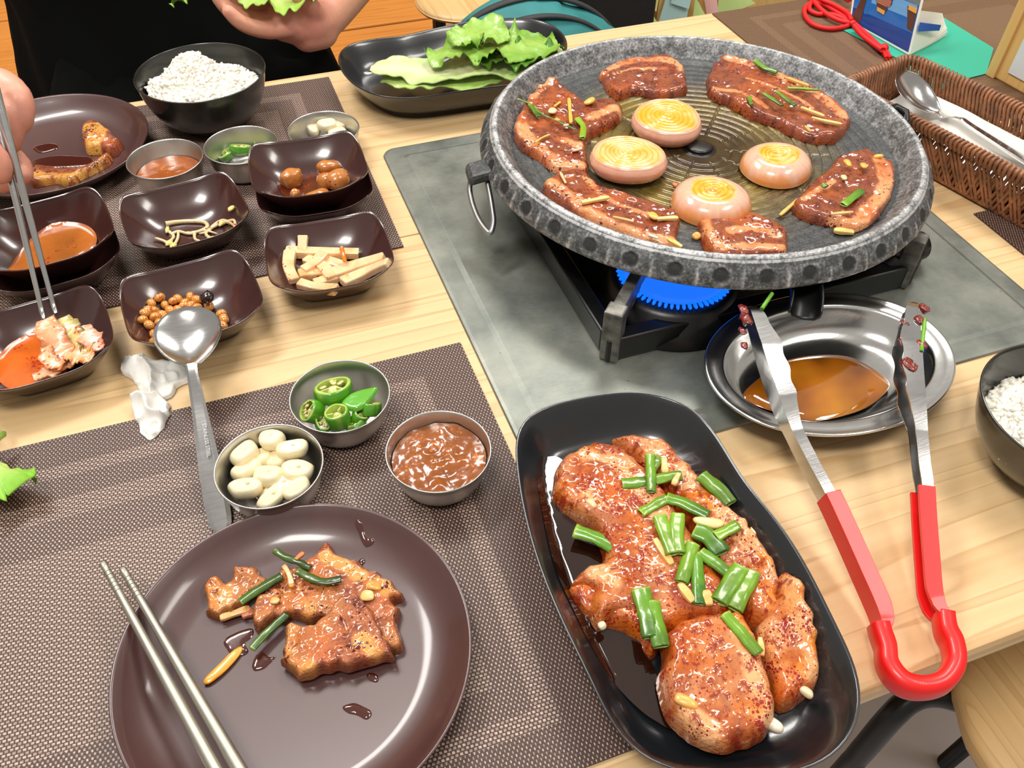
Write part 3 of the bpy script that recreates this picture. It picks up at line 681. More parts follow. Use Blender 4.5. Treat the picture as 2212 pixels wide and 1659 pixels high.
def arm(pts, side):
    P = catmull(np.array([at(*q) for q in pts]), 22); n = len(P); s = np.linspace(0, 1, n)
    cut = int(np.argmin(np.abs(s-.56)))
    A = P[:cut+1]; m = len(A); u = np.linspace(0, 1, m)
    secs = []
    for k in range(m):
        q = u[k]; w = np.interp(q, [0, .03, .08, .2, .42, .60, 1], [.002, .006, .0095, .0125, .011, .0070, .0062]); h = np.interp(q, [0, .05, .2, .45, .62, 1], [.003, .0065, .0085, .008, .0055, .0055])
        w *= 1+.07*math.sin(q*46)*sst(.5, .4, np.array(q))*sst(0, .05, np.array(q))
        secs.append(chan(w, h, 1, .0011, side))
    V, F = sweep(A, secs); mk('steel_arm', V, F, M['spoon'], tongs).data.set_sharp_from_angle(angle=.7)
    B = P[cut-1:]; tb = np.linspace(0, 1, len(B)); V, F = sweep(B, np.array([chan(float(np.interp(t_, [0, .72, .9, 1], [.0092, .0088, .0066, .0050])), float(np.interp(t_, [0, .85, 1], [.0070, .0070, .0066])), 1, .0024, side)-np.array([.0004*side+.0024*side*max(0, t_-.85)/.15, 0]) for t_ in tb])); o = mk('red_grip', V, F, M['redgrip'], tongs, smooth=False)
    bv = o.modifiers.new('b', 'BEVEL'); bv.width = .0006; bv.segments = 2
arm(armL, -1); arm(armR, 1)
Pl = catmull(np.array([at(*q) for q in loop]), 8)
bandsec = np.array([(-.0018, -.0062), (.0018, -.0062), (.0026, -.003), (.0026, .003), (.0018, .0066), (-.0018, .0066), (-.0026, .003), (-.0026, -.003)])*np.array([1.9, 1.15])
V, F = sweep(Pl, bandsec); mk('red_loop', V, F, M['redgrip'], tongs)
M['tsauce'] = food('chili_marinade', .2, .9, .5, lin(90, 16, 10), .8, 500)
for i, (q, r) in enumerate((((1606, 668, .056), .004), ((1612, 690, .057), .0045), ((1604, 715, .055), .003), ((1648, 700, .054), .0035), ((1608, 745, .052), .0025), ((1996, 668, .056), .0035), ((1955, 700, .055), .003), ((1950, 740, .054), .003), ((1962, 790, .053), .005), ((1970, 770, .053), .004), ((1990, 745, .055), .0035), ((1985, 690, .057), .003))):
    V, F = ellipsoid((0, 0, 0), (r*.8, r*1.3, r*.5), 14, 9); V += (fbm(V*420+i, 3, i)*r*.5)[:, None]; V = V+at(*q); mk('sauce_clump', V, F, M['tsauce'], tongs, col=np.tile(lin(128, 34, 22), (len(V), 1)))
for a, b in (((1645, 668, .056), (1668, 634, .058)), ((1990, 760, .055), (1998, 690, .057))):
    V, F = tube(np.linspace(at(*a), at(*b), 8), .0014, 8); mk('green_shred', V, F, plain('shred_green', lin(110, 170, 50), .3) if a[0] == 1645 else bpy.data.materials['shred_green'], tongs)
# ================================================================== CHOPSTICKS AND SPOON
def chopstick(a, b, name_label, r0=.0016, r1=.0036, seg=10):
    P = np.linspace(a, b, 26); V, F = tube(P, np.linspace(r0, r1, 26), seg, flat=.72); 
    return V, F
for (a, b, lb) in (((222, 1216, .0225), (486, 1700, .026), 'flat steel chopstick on the front plate, the outer left one'), ((265, 1229, .0225), (540, 1700, .026), 'flat steel chopstick on the front plate, the inner right one')):
    root = thing('chopstick', lb, 'chopstick', at(*a), 'steel chopsticks on the front plate')
    A = at(*a); B = at(*b); V, F = chopstick(A, B, lb, .0019, .0033); mk('shaft', V, F, M['chop'], root)
    for k in range(6):
        q0 = A+(B-A)*(.045+.02*k); q1 = A+(B-A)*(.050+.02*k); V, F = tube([q0, q1], .00208+.00002*k, 10, flat=.74); mk('grip_groove', V, F, M['chop'], root)
spoon = thing('spoon', 'steel soup spoon with its bowl resting on the soybean dish', 'spoon', at(470, 1140, .002))
def make_spoon(root, tip, neck, mid, end, wid, up, endw=.0085, mat='spoon', depth=.006, neckw=.003, flip=1):
    tip, neck, mid, end = map(np.array, (tip, neck, mid, end))
    # bowl
    d = neck-tip; L = np.linalg.norm(d); d /= L; up = np.array(up, float); s = np.cross(d, up); s /= np.linalg.norm(s); nrm = np.cross(s, d)
    U = np.linspace(0, 1, 22); Wn = np.linspace(-1, 1, 17); V = []
    for u in U:
        hw = wid*(np.sin(math.pi*min(u*1.0, 1)**.8))**.62 if 0 < u < 1 else .0002
        hw = max(hw, neckw*sst(.75, 1.0, np.array(u)))
        for w in Wn:
            dp = depth*(1-w*w)*math.sin(math.pi*u)**.7 if 0 < u < 1 else 0
            V.append(tip+d*u*L+s*w*hw-nrm*dp*flip)
    V = np.array(V); nv = len(V); F = grid_faces(22, 17)
    V = np.concatenate([V, V-nrm*.0008]); F2 = [tuple(i+nv for i in reversed(f)) for f in F]
    bd = [i*17 for i in range(22)]+[21*17+j for j in range(1, 17)]+[i*17+16 for i in range(20, -1, -1)]+[j for j in range(15, 0, -1)]
    F = F+F2+[(bd[i], bd[(i+1) % len(bd)], bd[(i+1) % len(bd)]+nv, bd[i]+nv) for i in range(len(bd))]
    mk('spoon_bowl', V, F, M[mat], root)
    P = catmull([neck-d*.002, neck+d*.006, *mid, end], 10); m = len(P); q = np.linspace(0, 1, m); w = np.interp(q, [0, .12, .3, .6, .9, .97, 1], [neckw*1.3, neckw*1.0, neckw*1.05, endw*.66, endw, endw*.9, endw*.5])
    secs = [np.array([(-x, -.0007), (x, -.0007), (x*1.0, .0005), (x*.6, .0010), (-x*.6, .0010), (-x, .0005)]) for x in w]
    V, F = sweep(P, secs, up=nrm); mk('handle', V, F, M[mat], root, smooth=False); return P
sP = make_spoon(spoon, at(398, 662, .046), at(414, 792, .036), [at(428, 870, .028), at(446, 970, .017)], at(480, 1146, .0028), .0215, (.0, -.1, 1), .0072, depth=.0065, neckw=.0033)
def text(s, loc, e, size, mat, parent, name='lettering', ext=.0001):
    cu = bpy.data.curves.new(name, 'FONT'); cu.body = s; cu.size = size; cu.extrude = ext; cu.align_x = 'CENTER'; cu.align_y = 'CENTER'
    o = bpy.data.objects.new(name, cu); COL.objects.link(o)
    bpy.context.view_layer.update(); me = bpy.data.meshes.new_from_object(o.evaluated_get(bpy.context.evaluated_depsgraph_get()))
    bpy.data.objects.remove(o); q = bpy.data.objects.new(name, me); COL.objects.link(q); me.materials.clear(); me.materials.append(mat)
    mw = Matrix.Translation(Vector([float(v) for v in loc])) @ (e if isinstance(e, Matrix) else Euler(e).to_matrix().to_4x4())
    if parent is not None:
        q.parent = parent; mw = Matrix.Translation((-worg(parent)).tolist()) @ mw
    q.matrix_basis = mw; return q
def frame(xd, up):
    xd = Vector([float(v) for v in xd]).normalized(); up = Vector([float(v) for v in up]); zd = (up-xd*up.dot(xd)).normalized(); yd = zd.cross(xd)
    return Matrix((xd, yd, zd)).transposed().to_4x4()
a0 = at(443, 925, .0225); a1 = at(452, 985, .0165)
text('STAINLESS STEEL', (a0+a1)/2+np.array([0, 0, .0018]), frame(a1-a0, (0, 0, 1)), .0030, plain('engraved', lin(210, 210, 210), .5), spoon)
# ---- big spoon in the basket is built with the basket
# ================================================================== FOOD
LEAN, LEAN2, FAT, FATO = lin(150, 78, 44), lin(110, 44, 24), lin(236, 168, 118), lin(226, 122, 54)
def meat(name, label, px, z, base, thick, strokes, mat, seed, res=.0011, edge=.005, amp=.0014, lean=(LEAN, LEAN2), fat=(FAT, FATO), rag=.0014, cat='meat', group=None, nsc=170, relief=None, fatbias=0.0, browned=0.0, glaze_=.35, chili=.45):
    zz_ = np.full(len(px), z+thick*.5)
    for _ in range(8):
        Q = np.array([at(a, b, q) for (a, b), q in zip(px, zz_)])
        zz_ = .5*zz_+.5*((base(Q[:, 0], Q[:, 1]) if callable(base) else base)+thick*.5)
    poly = catmull(Q[:, :2], 7, True)
    V, F, d = slab(poly, base, thick, res, edge, amp, nsc, seed, rag, relief)
    m = strokes_mask(V, strokes, z+thick*.8, seed)
    f1 = fbm(np.c_[V[:, :2]*75, np.full(len(V), seed*1.3)], 3, seed+21); f2 = fbm(np.c_[V[:, :2]*210, np.full(len(V), seed*1.9)], 3, seed+31); f3 = fbm(np.c_[V[:, :2]*38, np.full(len(V), seed*.7)], 2, seed+41)
    le = lean[0][None]*(1-sst(-.2, .5, f2)[:, None])+lean[1][None]*sst(-.2, .5, f2)[:, None]
    fa = fat[0][None]*(1-sst(-.1, .55, f1)[:, None])+fat[1][None]*sst(-.1, .55, f1)[:, None]
    mm = np.clip(m*(1-.55*sst(.15, .6, f1+f2*.5))+fatbias*sst(-.15, .35, f3+.4*f1), 0, 1)[:, None]
    c = le*(1-mm)+fa*mm
    if glaze_:
        g_ = (sst(.05, .45, f3+.35*f1)*glaze_)[:, None]; c = c*(1-g_)+lin(150, 66, 22)[None]*g_
        o_ = (sst(.0, .4, fbm(np.c_[V[:, :2]*60, np.full(len(V), seed*4.4)], 3, seed+51))*.55)[:, None]*(1-.7*mm); c = c*(1-o_)+(c*.45+lin(232, 118, 30)[None]*.55)*o_
    if chili:
        hf = fbm(np.c_[V[:, :2]*430, np.full(len(V), seed*5.1)], 3, seed+61); cm = sst(-.35, .5, fbm(np.c_[V[:, :2]*85, np.full(len(V), seed*6.1)], 2, seed+71))
        k_ = sst(.34-.34*chili, .48-.30*chili, hf*(.5+.8*cm))*np.clip(.35+cm, 0, 1); V[:, 2] += k_*.0005*np.clip(d/.002, 0, 1)
        c = c*(1-k_[:, None]*.85)+(lin(142, 36, 16) if browned == 0 else lin(120, 50, 30))[None]*k_[:, None]*.85
    if browned: e = sst(.0035, .0, d)*browned; c = c*(1-e[:, None])+lin(80, 26, 16)[None]*e[:, None]
    lum = c.mean(1, keepdims=True); sa = {'meat_raw': 1.12, 'meat_pan': 1.0, 'meat_done': .98}[mat]; c = np.clip(lum+(c-lum)*sa, .004, 1)*[1.0, .94, .88]
    o = mk(name, V, F, M[mat], col=c); tag(o, label, cat, group); return o
def Z4(pts): return [(1012+.4521*x, 50+.4521*y) for x, y in pts]       # reads off the pan
def Z3(pts): return [(1080+.5059*x, 820+.5059*y) for x, y in pts]       # reads off the tray
def Z2(pts): return [(200+.3617*x, 1059+.3617*y) for x, y in pts]       # reads off the plate
def pz(x, y):
    r = np.hypot(x-PC[0], y-PC[1])
    return np.where(r < .1415, floorz(r), np.interp(r, wallr, wallz))+.0001
PZ = .0635
pm = lambda lab, px, seed, st, **k: meat('pork_slice', lab, Z4(px), PZ, pz, k.pop('thick', .0085)*.82, [(Z4(a), w) for a, w in st], 'meat_pan', seed, group='pork slices frying on the grill pan', **k)
pm('small pork slice frying at the far edge of the pan, above the onions', [(625, 240), (700, 190), (800, 160), (900, 155), (980, 175), (1030, 220), (1045, 290), (1040, 325), (960, 345), (870, 345), (800, 330), (720, 355), (670, 320), (640, 270)], 1,
   [([(640, 235), (740, 195), (860, 180), (980, 200), (1030, 240)], .0055), ([(700, 250), (800, 225), (940, 230)], .0028)])
pm('long pork slice with spring onions on it, at the upper right of the pan', [(1150, 230), (1200, 165), (1260, 155), (1370, 190), (1500, 250), (1620, 300), (1750, 370), (1820, 440), (1810, 500), (1770, 545), (1700, 560), (1600, 545), (1520, 510), (1440, 470), (1350, 440), (1280, 400), (1200, 360), (1145, 330)], 2,
   [([(1240, 175), (1400, 225), (1560, 300), (1700, 370), (1790, 450)], .0062), ([(1180, 315), (1300, 335), (1420, 400)], .0035), ([(1330, 270), (1500, 330), (1640, 420)], .0022)], thick=.010)
pm('forked pork slice topped with garlic and spring onion at the left of the pan', [(215, 490), (240, 420), (290, 340), (350, 270), (400, 252), (440, 290), (500, 335), (560, 380), (620, 370), (700, 370), (735, 410), (720, 460), (640, 510), (580, 545), (570, 620), (570, 690), (500, 705), (400, 690), (330, 640), (250, 590), (220, 540)], 3,
   [([(400, 275), (350, 310), (300, 370)], .0050), ([(240, 440), (260, 520), (330, 600), (430, 670), (540, 680)], .0070), ([(590, 460), (680, 410), (720, 420)], .006), ([(430, 560), (520, 590)], .005)], thick=.0095)
pm('striped pork slice lying along the lower left rim of the pan', [(350, 795), (400, 730), (480, 705), (560, 710), (620, 770), (700, 800), (800, 830), (900, 870), (1000, 910), (1010, 960), (1000, 1030), (1015, 1075), (930, 1060), (820, 1030), (700, 985), (560, 925), (440, 865)], 4,
   [([(390, 770), (480, 830), (600, 920), (720, 970), (860, 1020), (980, 1050)], .0058), ([(560, 745), (640, 830), (740, 880), (880, 930)], .0030)], thick=.0085)
pm('small folded pork slice at the near rim of the pan', [(1105, 930), (1200, 920), (1270, 940), (1340, 915), (1420, 940), (1510, 980), (1530, 1030), (1520, 1095), (1400, 1110), (1200, 1105), (1130, 1060), (1105, 990)], 5,
   [([(1130, 940), (1150, 1010), (1200, 1060)], .004), ([(1250, 1000), (1340, 985), (1480, 1020)], .004), ([(1200, 1075), (1340, 1065), (1500, 1080)], .004)], thick=.0095)
pm('broad pork slice with a spring onion piece at the right of the pan', [(1550, 870), (1600, 800), (1660, 740), (1720, 690), (1760, 640), (1850, 620), (1900, 600), (1930, 625), (2000, 650), (2040, 680), (2045, 750), (2010, 840), (1960, 920), (1880, 975), (1800, 980), (1750, 960), (1650, 940), (1580, 910)], 6,
   [([(1960, 660), (1990, 720), (1980, 800), (1920, 890), (1840, 960), (1760, 950)], .0070), ([(1600, 850), (1680, 800), (1740, 760)], .003)], thick=.0085)
# ---- onion slices
def onion(px, r, h, label, dome, seed, tilt=(0, 0)):
    c = at(px[0], px[1], PZ+h*.5); nr, nt = 90, 72
    R_, T_ = np.meshgrid(np.linspace(0, 1, nr), np.linspace(0, 2*math.pi, nt, endpoint=False), indexing='ij')
    wob = 1+.035*np.sin(2*T_+seed)+.02*np.sin(3*T_+seed*2)
    if dome:
        top = np.clip(R_/.55, 0, 1); z = np.where(R_ < .5, h, h*np.sqrt(np.clip(1-((R_-.5)/.5)**2, 0, 1)))
        rad = np.where(R_ < .5, R_*1.05, .525+(R_-.5)/.5*.475)
    else:
        rad = np.where(R_ < .85, R_/.85*.93, .93+.09*np.sin((R_-.85)/.15*math.pi)); z = np.where(R_ < .85, h, h*(1-(R_-.85)/.15))
    ex = sst(0, .6, rad); cxo = .12*(1-ex)*np.sin(seed)
    ringp = (rad*7.2+.22*np.sin(2*T_+seed*3)*(1-rad)) % 1
    ringp = (ringp+.55*fbm(np.stack([rad*np.cos(T_)*2.2, rad*np.sin(T_)*2.2, rad*0+seed], -1).reshape(-1, 3), 3, int(seed*5)).reshape(R_.shape)) % 1
    flat = (R_ < (.5 if dome else .85))
    z = z-np.where(flat, (.0007+.0004*np.sin(3*T_+seed))*np.exp(-((ringp-.5)/.16)**2), 0)
    X = r*rad*wob*np.cos(T_)+cxo*r; Y = r*rad*wob*np.sin(T_)
    V = np.stack([X, Y, z], -1).reshape(-1, 3); V = rotm(V, (tilt[0], tilt[1], seed)); V[:, 2] -= V[:, 2].min()
    V = V+np.array([c[0], c[1], PZ+.0004])
    rf, tf, fl = rad.ravel(), T_.ravel(), flat.ravel()
    f = fbm(np.c_[V[:, :2]*120, np.full(len(V), seed)], 3, int(seed*7))
    yel = lin(244, 186, 50); pale = lin(240, 214, 140); pk = lin(236, 184, 160); pur = lin(214, 160, 156); lo = lin(240, 150, 40)
    k = sst(-.3, .5, f+(.3 if seed % 2 < 1 else -.1))[:, None]
    c1 = yel*(1-k)+pale*k; rg = np.exp(-((ringp.ravel()-.5)/.12)**2)[:, None]*.5; c1 = c1*(1-rg)+lin(226, 130, 34)*rg
    ed = sst(.74, 1.0, rf+.10*f)[:, None] if not dome else sst(.50, .62, rf+.05*f)[:, None]
    c2 = pk*(1-.6*sst(.1, .6, f)[:, None])+pur*.6*sst(.1, .6, f)[:, None]
    if dome: st = (.5+.5*np.sin(tf*26+3*f))[:, None]*.25; c2 = c2*(1-st)+lin(250, 222, 180)*st; 
    sl = (sst(.3, .9, np.sin(np.clip((R_.ravel()-.85)/.15, 0, 1)*16+f))*.35)[:, None]*(not dome); c2 = c2*(1-sl)+lin(196, 116, 116)*sl
    ob = sst(.5, .8, f+.15*np.sin(tf+seed))[:, None]*.7
    c2 = c2*(1-ob)+lin(244, 160, 60)*ob
    lo_ = (sst(.86, 1.0, R_.ravel()+.12*f)*(.75 if dome else .3))[:, None]; c2 = c2*(1-lo_)+lo*lo_
    if dome: bs_ = (sst(.25, .6, fbm(np.c_[V[:, :2]*220, np.full(len(V), seed*3)], 3, 77))*.5)[:, None]; c1 = c1*(1-bs_)+lin(190, 110, 60)*bs_
    if not dome: rr2 = np.exp(-((ringp.ravel()-.5)/.10)**2)[:, None]*.25; c2 = c2*(1-rr2)+lin(196, 120, 100)*rr2
    o = mk('onion_slice', V, grid_faces(nr, nt, cv=True), M['soft_on'], col=c1*(1-ed)+c2*ed); tag(o, label, 'onion', 'onion slices frying in the middle of the pan')
M['soft_on'] = food('fried_onion', .2, .8, .0, bump=.1, bscale=300, sss=.12)
onion((1440, 266), .0285, .0125, 'thick yellow onion slice, farthest of the four in the pan', False, 1.0)
onion((1356, 352), .0285, .0125, 'yellow onion slice with pink rings, leftmost of the four in the pan', False, 2.4, (.06, .05))
onion((1537, 428), .0282, .0140, 'domed onion end, nearest of the four in the pan', True, 3.6)
onion((1679, 350), .0270, .0130, 'domed pink onion end with a brown core, rightmost of the four in the pan', True, 5.1)
# ---- small cut pieces: spring onion, ginger, garlic
GR1, GR2, GR3 = lin(100, 158, 34), lin(48, 104, 24), lin(176, 206, 84)
def scallion(pts, z, w, label, seed, shade=0.0, cat='spring onion', group=None, open_=True, zt=None):
    """hollow spring onion length, split along one side"""
    n = len(pts); zz = np.linspace(z, zt if zt is not None else z, n)
    P = catmull(np.array([at(a, b, q) for (a, b), q in zip(pts, zz)]), 10) if n > 2 else np.linspace(at(*pts[0], zz[0]), at(*pts[1], zz[1]), 14)
    m = len(P); u = np.linspace(0, 1, m); rng = np.random.RandomState(seed); k = 14
    secs = []
    for i in range(m):
        ang = np.linspace(-.1, 2*math.pi+.1-(.5 if open_ else 0), k); ro = w*(1+.05*math.sin(u[i]*9+seed)); 
        o = [(ro*math.cos(a), ro*.46*math.sin(a)*(1+.14*math.cos(3*a+seed))) for a in ang]; inn = [(x*.72, y*.62) for x, y in reversed(o)]
        secs.append(o+inn)
    V, F = sweep(P, np.array(secs)); V += (fbm(V*260, 2, seed)*.0004)[:, None]*np.array([1, 1, 1])
    uu = np.repeat(u, 2*k); f = fbm(np.c_[V[:, :2]*300, np.full(len(V), seed)], 2, seed)
    c = GR1[None]*(1-sst(.3, 1, uu+.2*f)[:, None])+GR2[None]*sst(.3, 1, uu+.2*f)[:, None]
    li = (rng.uniform(-.15, .45)-min(shade, 0)*2.5)*(shade < .35); c = c*(1-max(li, 0))+lin(150, 190, 40)*max(li, 0); st_ = (sst(.1, .6, fbm(np.c_[V[:, :2]*90, V[:, 2]*900], 2, seed))*.35)[:, None]; c = c*(1-st_)+lin(70, 84, 24)*st_; shade = max(shade, 0)
    e = (sst(.12, 0, uu)*.7)[:, None]; c = c*(1-e)+GR3*e; c = c*(1-shade)+lin(40, 34, 14)*shade
    inner = np.tile(np.r_[np.zeros(k), np.ones(k)], m)[:, None]*.5; c = c*(1-inner)+lin(190, 214, 110)*inner*(1-shade)+lin(60, 60, 30)*inner*shade
    o = mk('spring_onion', V, F, M['green'], smooth=True, col=c); tag(o, label, cat, group); return o
def sliver(a, b, z, w, label, seed, col=lin(236, 190, 96), name='ginger_sliver', cat='ginger', group=None, h=None, zt=None, bend=0.0):
    A = at(a[0], a[1], z); B = at(b[0], b[1], z if zt is None else zt); h = h or w*.7; m = 9; u = np.linspace(0, 1, m)
    P = A+(B-A)*u[:, None]; d = (B-A)/np.linalg.norm(B-A); s = np.array([-d[1], d[0], 0]); P = P+s*(np.sin(u*math.pi)*bend)[:, None]
    secs = [np.array([(-w, -h), (w, -h*.9), (w*.92, h*.8), (-w*.85, h)])*(1-.25*(2*q-1)**6)*(1+.1*math.sin(7*q+seed)) for q in u]
    V, F = sweep(P, secs); f = fbm(V*300, 2, seed)[:, None]
    o = mk(name, V, F, M['pale'], smooth=False, col=col*(1+.18*f)); tag(o, label, cat, group)
    bv = o.modifiers.new('b', 'BEVEL'); bv.width = w*.25; bv.segments = 2; return o
def chunk(px, z, r, label, seed, col=lin(246, 232, 186), name='garlic_slice', cat='garlic', group=None, e=None, mat='pale', sq=3.0, flat=.0, lump=.08):
    c = at(px[0], px[1], z); rng = np.random.RandomState(seed); V, F = ellipsoid((0, 0, 0), (1, 1, 1), 20, 14)
    V = np.sign(V)*np.abs(V)**(2/sq*.5+.45); V /= 1.0
    V *= np.array(r); V[:, 0] *= 1+.25*V[:, 1]/r[1]*.6; V += (fbm(V/max(r)*1.3+seed, 2, seed)*max(r)*lump)[:, None]
    if flat: V[:, 2] = np.minimum(V[:, 2], r[2]*flat)
    V = rotm(V, e if e is not None else (rng.uniform(-.4, .4), rng.uniform(-.4, .4), rng.uniform(0, 3.1))); f = fbm(V*250+seed, 2, seed)[:, None]
    V = V+c; o = mk(name, V, F, M[mat], col=np.clip(col*(1+.12*f), 0, 1)); tag(o, label, cat, group); return o
zt1 = PZ+.0105; GY = lin(240, 188, 84); YW = lin(246, 226, 170)
A4 = lambda x, y: (1012+.4521*x, 50+.4521*y)
scallion([A4(235, 362), A4(290, 385), A4(350, 432), A4(430, 468), A4(515, 508)], zt1, .0011, 'thin curled spring onion leaf crossing the forked pork slice', 11, .15, zt=zt1)
scallion([A4(292, 388), A4(335, 448)], zt1+.0008, .0018, 'short green onion piece at the left end of the forked pork slice', 12, .1)
scallion([A4(520, 455), A4(548, 495), A4(543, 550)], zt1, .0026, 'pale green onion stub on the forked pork slice next to the onion', 13, -.2)
sliver(A4(480, 360), A4(490, 478), zt1, .0016, 'long ginger stick in the middle of the forked pork slice', 1, GY)
sliver(A4(410, 398), A4(440, 376), zt1, .0010, 'tiny ginger chip above the garlic on the forked pork slice', 2, GY)
chunk(A4(402, 418), zt1, (.0052, .0034, .0014), 'curved garlic slice at the left of the forked pork slice', 3, YW)
chunk(A4(580, 372), zt1, (.0060, .0030, .0016), 'orange-tinted garlic slice at the top of the forked pork slice', 4, GY, e=(0, 0, .5))
chunk(A4(468, 488), zt1, (.003, .0018, .0012), 'small garlic bit below the ginger stick on the forked pork slice', 5, YW)
chunk(A4(425, 462), zt1, (.0026, .0018, .0012), 'small garlic bit under the curved garlic slice on the forked pork slice', 6, GY)
sliver(A4(320, 570), A4(390, 532), zt1, .0009, 'thin ginger sliver at the lower part of the forked pork slice', 7, GY, bend=.001)
chunk(A4(520, 605), zt1-.001, (.0042, .0020, .001), 'pinkish garlic flake at the right edge of the forked pork slice', 8, lin(238, 196, 170))
sliver(A4(540, 858), A4(672, 832), zt1-.001, .0018, 'ginger stick lying across the striped pork slice', 8, lin(240, 204, 130))
sliver(A4(900, 935), A4(1002, 930), zt1-.001, .0017, 'ginger stick at the right end of the striped pork slice', 9, lin(240, 204, 130))
chunk(A4(884, 922), zt1-.001, (.0030, .0044, .0014), 'orange garlic flake beside the ginger stick on the striped pork slice', 9, GY, e=(0, 0, .2))
sliver(A4(690, 925), A4(790, 948), zt1-.001, .0010, 'thin ginger shred in the middle of the striped pork slice', 10, lin(238, 180, 110))
sliver(A4(952, 1030), A4(1020, 1070), zt1-.001, .0017, 'ginger stick at the near tip of the striped pork slice', 11, GY)
sliver(A4(438, 712), A4(465, 765), zt1-.001, .0010, 'pale ginger shred at the upper end of the striped pork slice', 12, lin(236, 200, 150))
sliver(A4(860, 1012), A4(905, 1028), zt1-.001, .0012, 'pale flake near the rim on the striped pork slice', 13, lin(240, 206, 180))
scallion([A4(1370, 180), A4(1420, 215), A4(1475, 235)], zt1+.001, .0030, 'dark green onion leaf hanging over the far edge of the long pork slice', 14, .12)
scallion([A4(1525, 308), A4(1675, 318)], zt1+.001, .0019, 'straight green onion strip on the fat edge of the long pork slice', 15, 0)
scallion([A4(1410, 335), A4(1500, 395)], zt1+.0012, .0020, 'green onion stick in the middle of the long pork slice, left of its pair', 16, .05)
scallion([A4(1470, 325), A4(1562, 395)], zt1+.0016, .0018, 'green onion stick in the middle of the long pork slice, right of its pair', 17, .1)
scallion([A4(1340, 350), A4(1352, 392)], zt1, .0018, 'short dark onion stub left of the pair on the long pork slice', 18, .25)
sliver(A4(1520, 262), A4(1625, 300), zt1+.001, .0018, 'orange ginger stick on the upper edge of the long pork slice', 14, lin(242, 180, 100))
sliver(A4(1588, 402), A4(1700, 445), zt1+.001, .0015, 'pale ginger stick, upper of two at the right end of the long pork slice', 15, lin(240, 204, 130))
sliver(A4(1640, 450), A4(1785, 482), zt1+.001, .0014, 'long pale ginger stick, lower of two at the right end of the long pork slice', 16, lin(242, 210, 140), bend=-.001)
chunk(A4(1622, 505), zt1, (.0034, .0016, .001), 'tiny garlic bit near the lower right edge of the long pork slice', 10, GY)
chunk(A4(1385, 325), zt1, (.0040, .0010, .0008), 'white garlic thread above the short onion stub on the long pork slice', 19, YW)
chunk(A4(830, 222), zt1, (.0008, .0028, .0008), 'white garlic thread on the small far pork slice', 20, YW, e=(0, 0, .3))
scallion([A4(1790, 868), A4(1880, 800)], zt1, .0032, 'bright green onion piece on the broad pork slice at the right', 19, -.1)
chunk(A4(1812, 668), zt1, (.0022, .0048, .0013), 'upright garlic slice at the top of the broad pork slice', 11, GY, e=(0, 0, -.2))
chunk(A4(1888, 682), zt1, (.0024, .0034, .0013), 'garlic slice at the upper right of the broad pork slice', 12, GY, e=(0, 0, -.4))
chunk(A4(1794, 738), zt1, (.0020, .0030, .0012), 'white garlic bit in the middle of the broad pork slice', 13, YW, e=(0, 0, -.2))
chunk(A4(1958, 636), zt1-.002, (.0036, .0020, .0013), 'orange garlic bit on the far corner of the broad pork slice', 14, GY)
sliver(A4(1732, 912), A4(1838, 902), zt1, .0011, 'thin ginger sliver below the green piece on the broad pork slice', 17, lin(238, 190, 120))
sliver(A4(1745, 990), A4(1842, 1000), PZ+.003, .0024, 'thick ginger chip lying below the broad pork slice', 18, lin(240, 200, 116))
sliver(A4(1488, 918), A4(1575, 842), PZ+.0025, .0014, 'ginger stick lying on the pan left of the broad pork slice', 19, lin(236, 186, 100))
chunk(A4(1090, 1018), PZ+.002, (.0030, .0030, .0018), 'orange garlic bit on the pan left of the small folded pork slice', 15, lin(232, 170, 80))
chunk(A4(985, 772), PZ+.002, (.0028, .0018, .0014), 'browned garlic bit on the pan between two onion slices', 16, lin(190, 120, 70))
scallion([A4(1692, 770), A4(1712, 782)], zt1, .0022, 'tiny dark onion bit on the broad pork slice', 20, .3)
# ---- oblong tray: liquid, four slices, onions, ginger
tz = lambda x, y: trayz(x, y)+.0002
sp_ = Z3([(150, 380), (190, 330), (270, 340), (380, 520), (520, 700), (560, 1000), (640, 1180), (720, 1400), (760, 1500), (640, 1440), (520, 1330), (400, 1180), (310, 1000), (240, 850), (190, 640)])
V, F, d = slab(catmull(ats(sp_, TZ+.004)[:, :2], 6, True), tz, .0022, .002, .003, .0002, seed=3); V[:, 2] = np.maximum(trayz(V[:, 0], V[:, 1])+.0003, TZ+.0032)
tag(mk('marinade_pool', V, F, M['soy']), 'dark glossy marinade pooled along the left side of the front tray', 'marinade', kind='stuff')
RL = (lin(182, 104, 60), lin(136, 56, 28)); RF = (lin(238, 184, 138), lin(234, 142, 60))
def tm(lab, px, z, base, st, seed, **k): return meat('marinated_pork_slice', lab, Z3(px), z, base, k.pop('thick', .011), [(Z3(a), w) for a, w in st], 'meat_raw', seed, lean=RL, fat=RF, group='marinated pork slices in the front tray', res=.0008, amp=.0012, nsc=150, edge=.0075, fatbias=.75, glaze_=.75, chili=.62, **k)
tm('long marinated pork slice on the right side of the front tray', [(480, 255), (540, 240), (620, 250), (700, 260), (760, 310), (850, 390), (950, 490), (1050, 590), (1130, 700), (1185, 790), (1200, 900), (1195, 1000), (1110, 1060), (1020, 980), (950, 880), (850, 700), (740, 520), (620, 380), (540, 310)], TZ+.001, tz,
   [([(640, 290), (760, 390), (880, 500), (1000, 620), (1090, 740), (1150, 860), (1160, 970)], .0085)], 31, thick=.013)
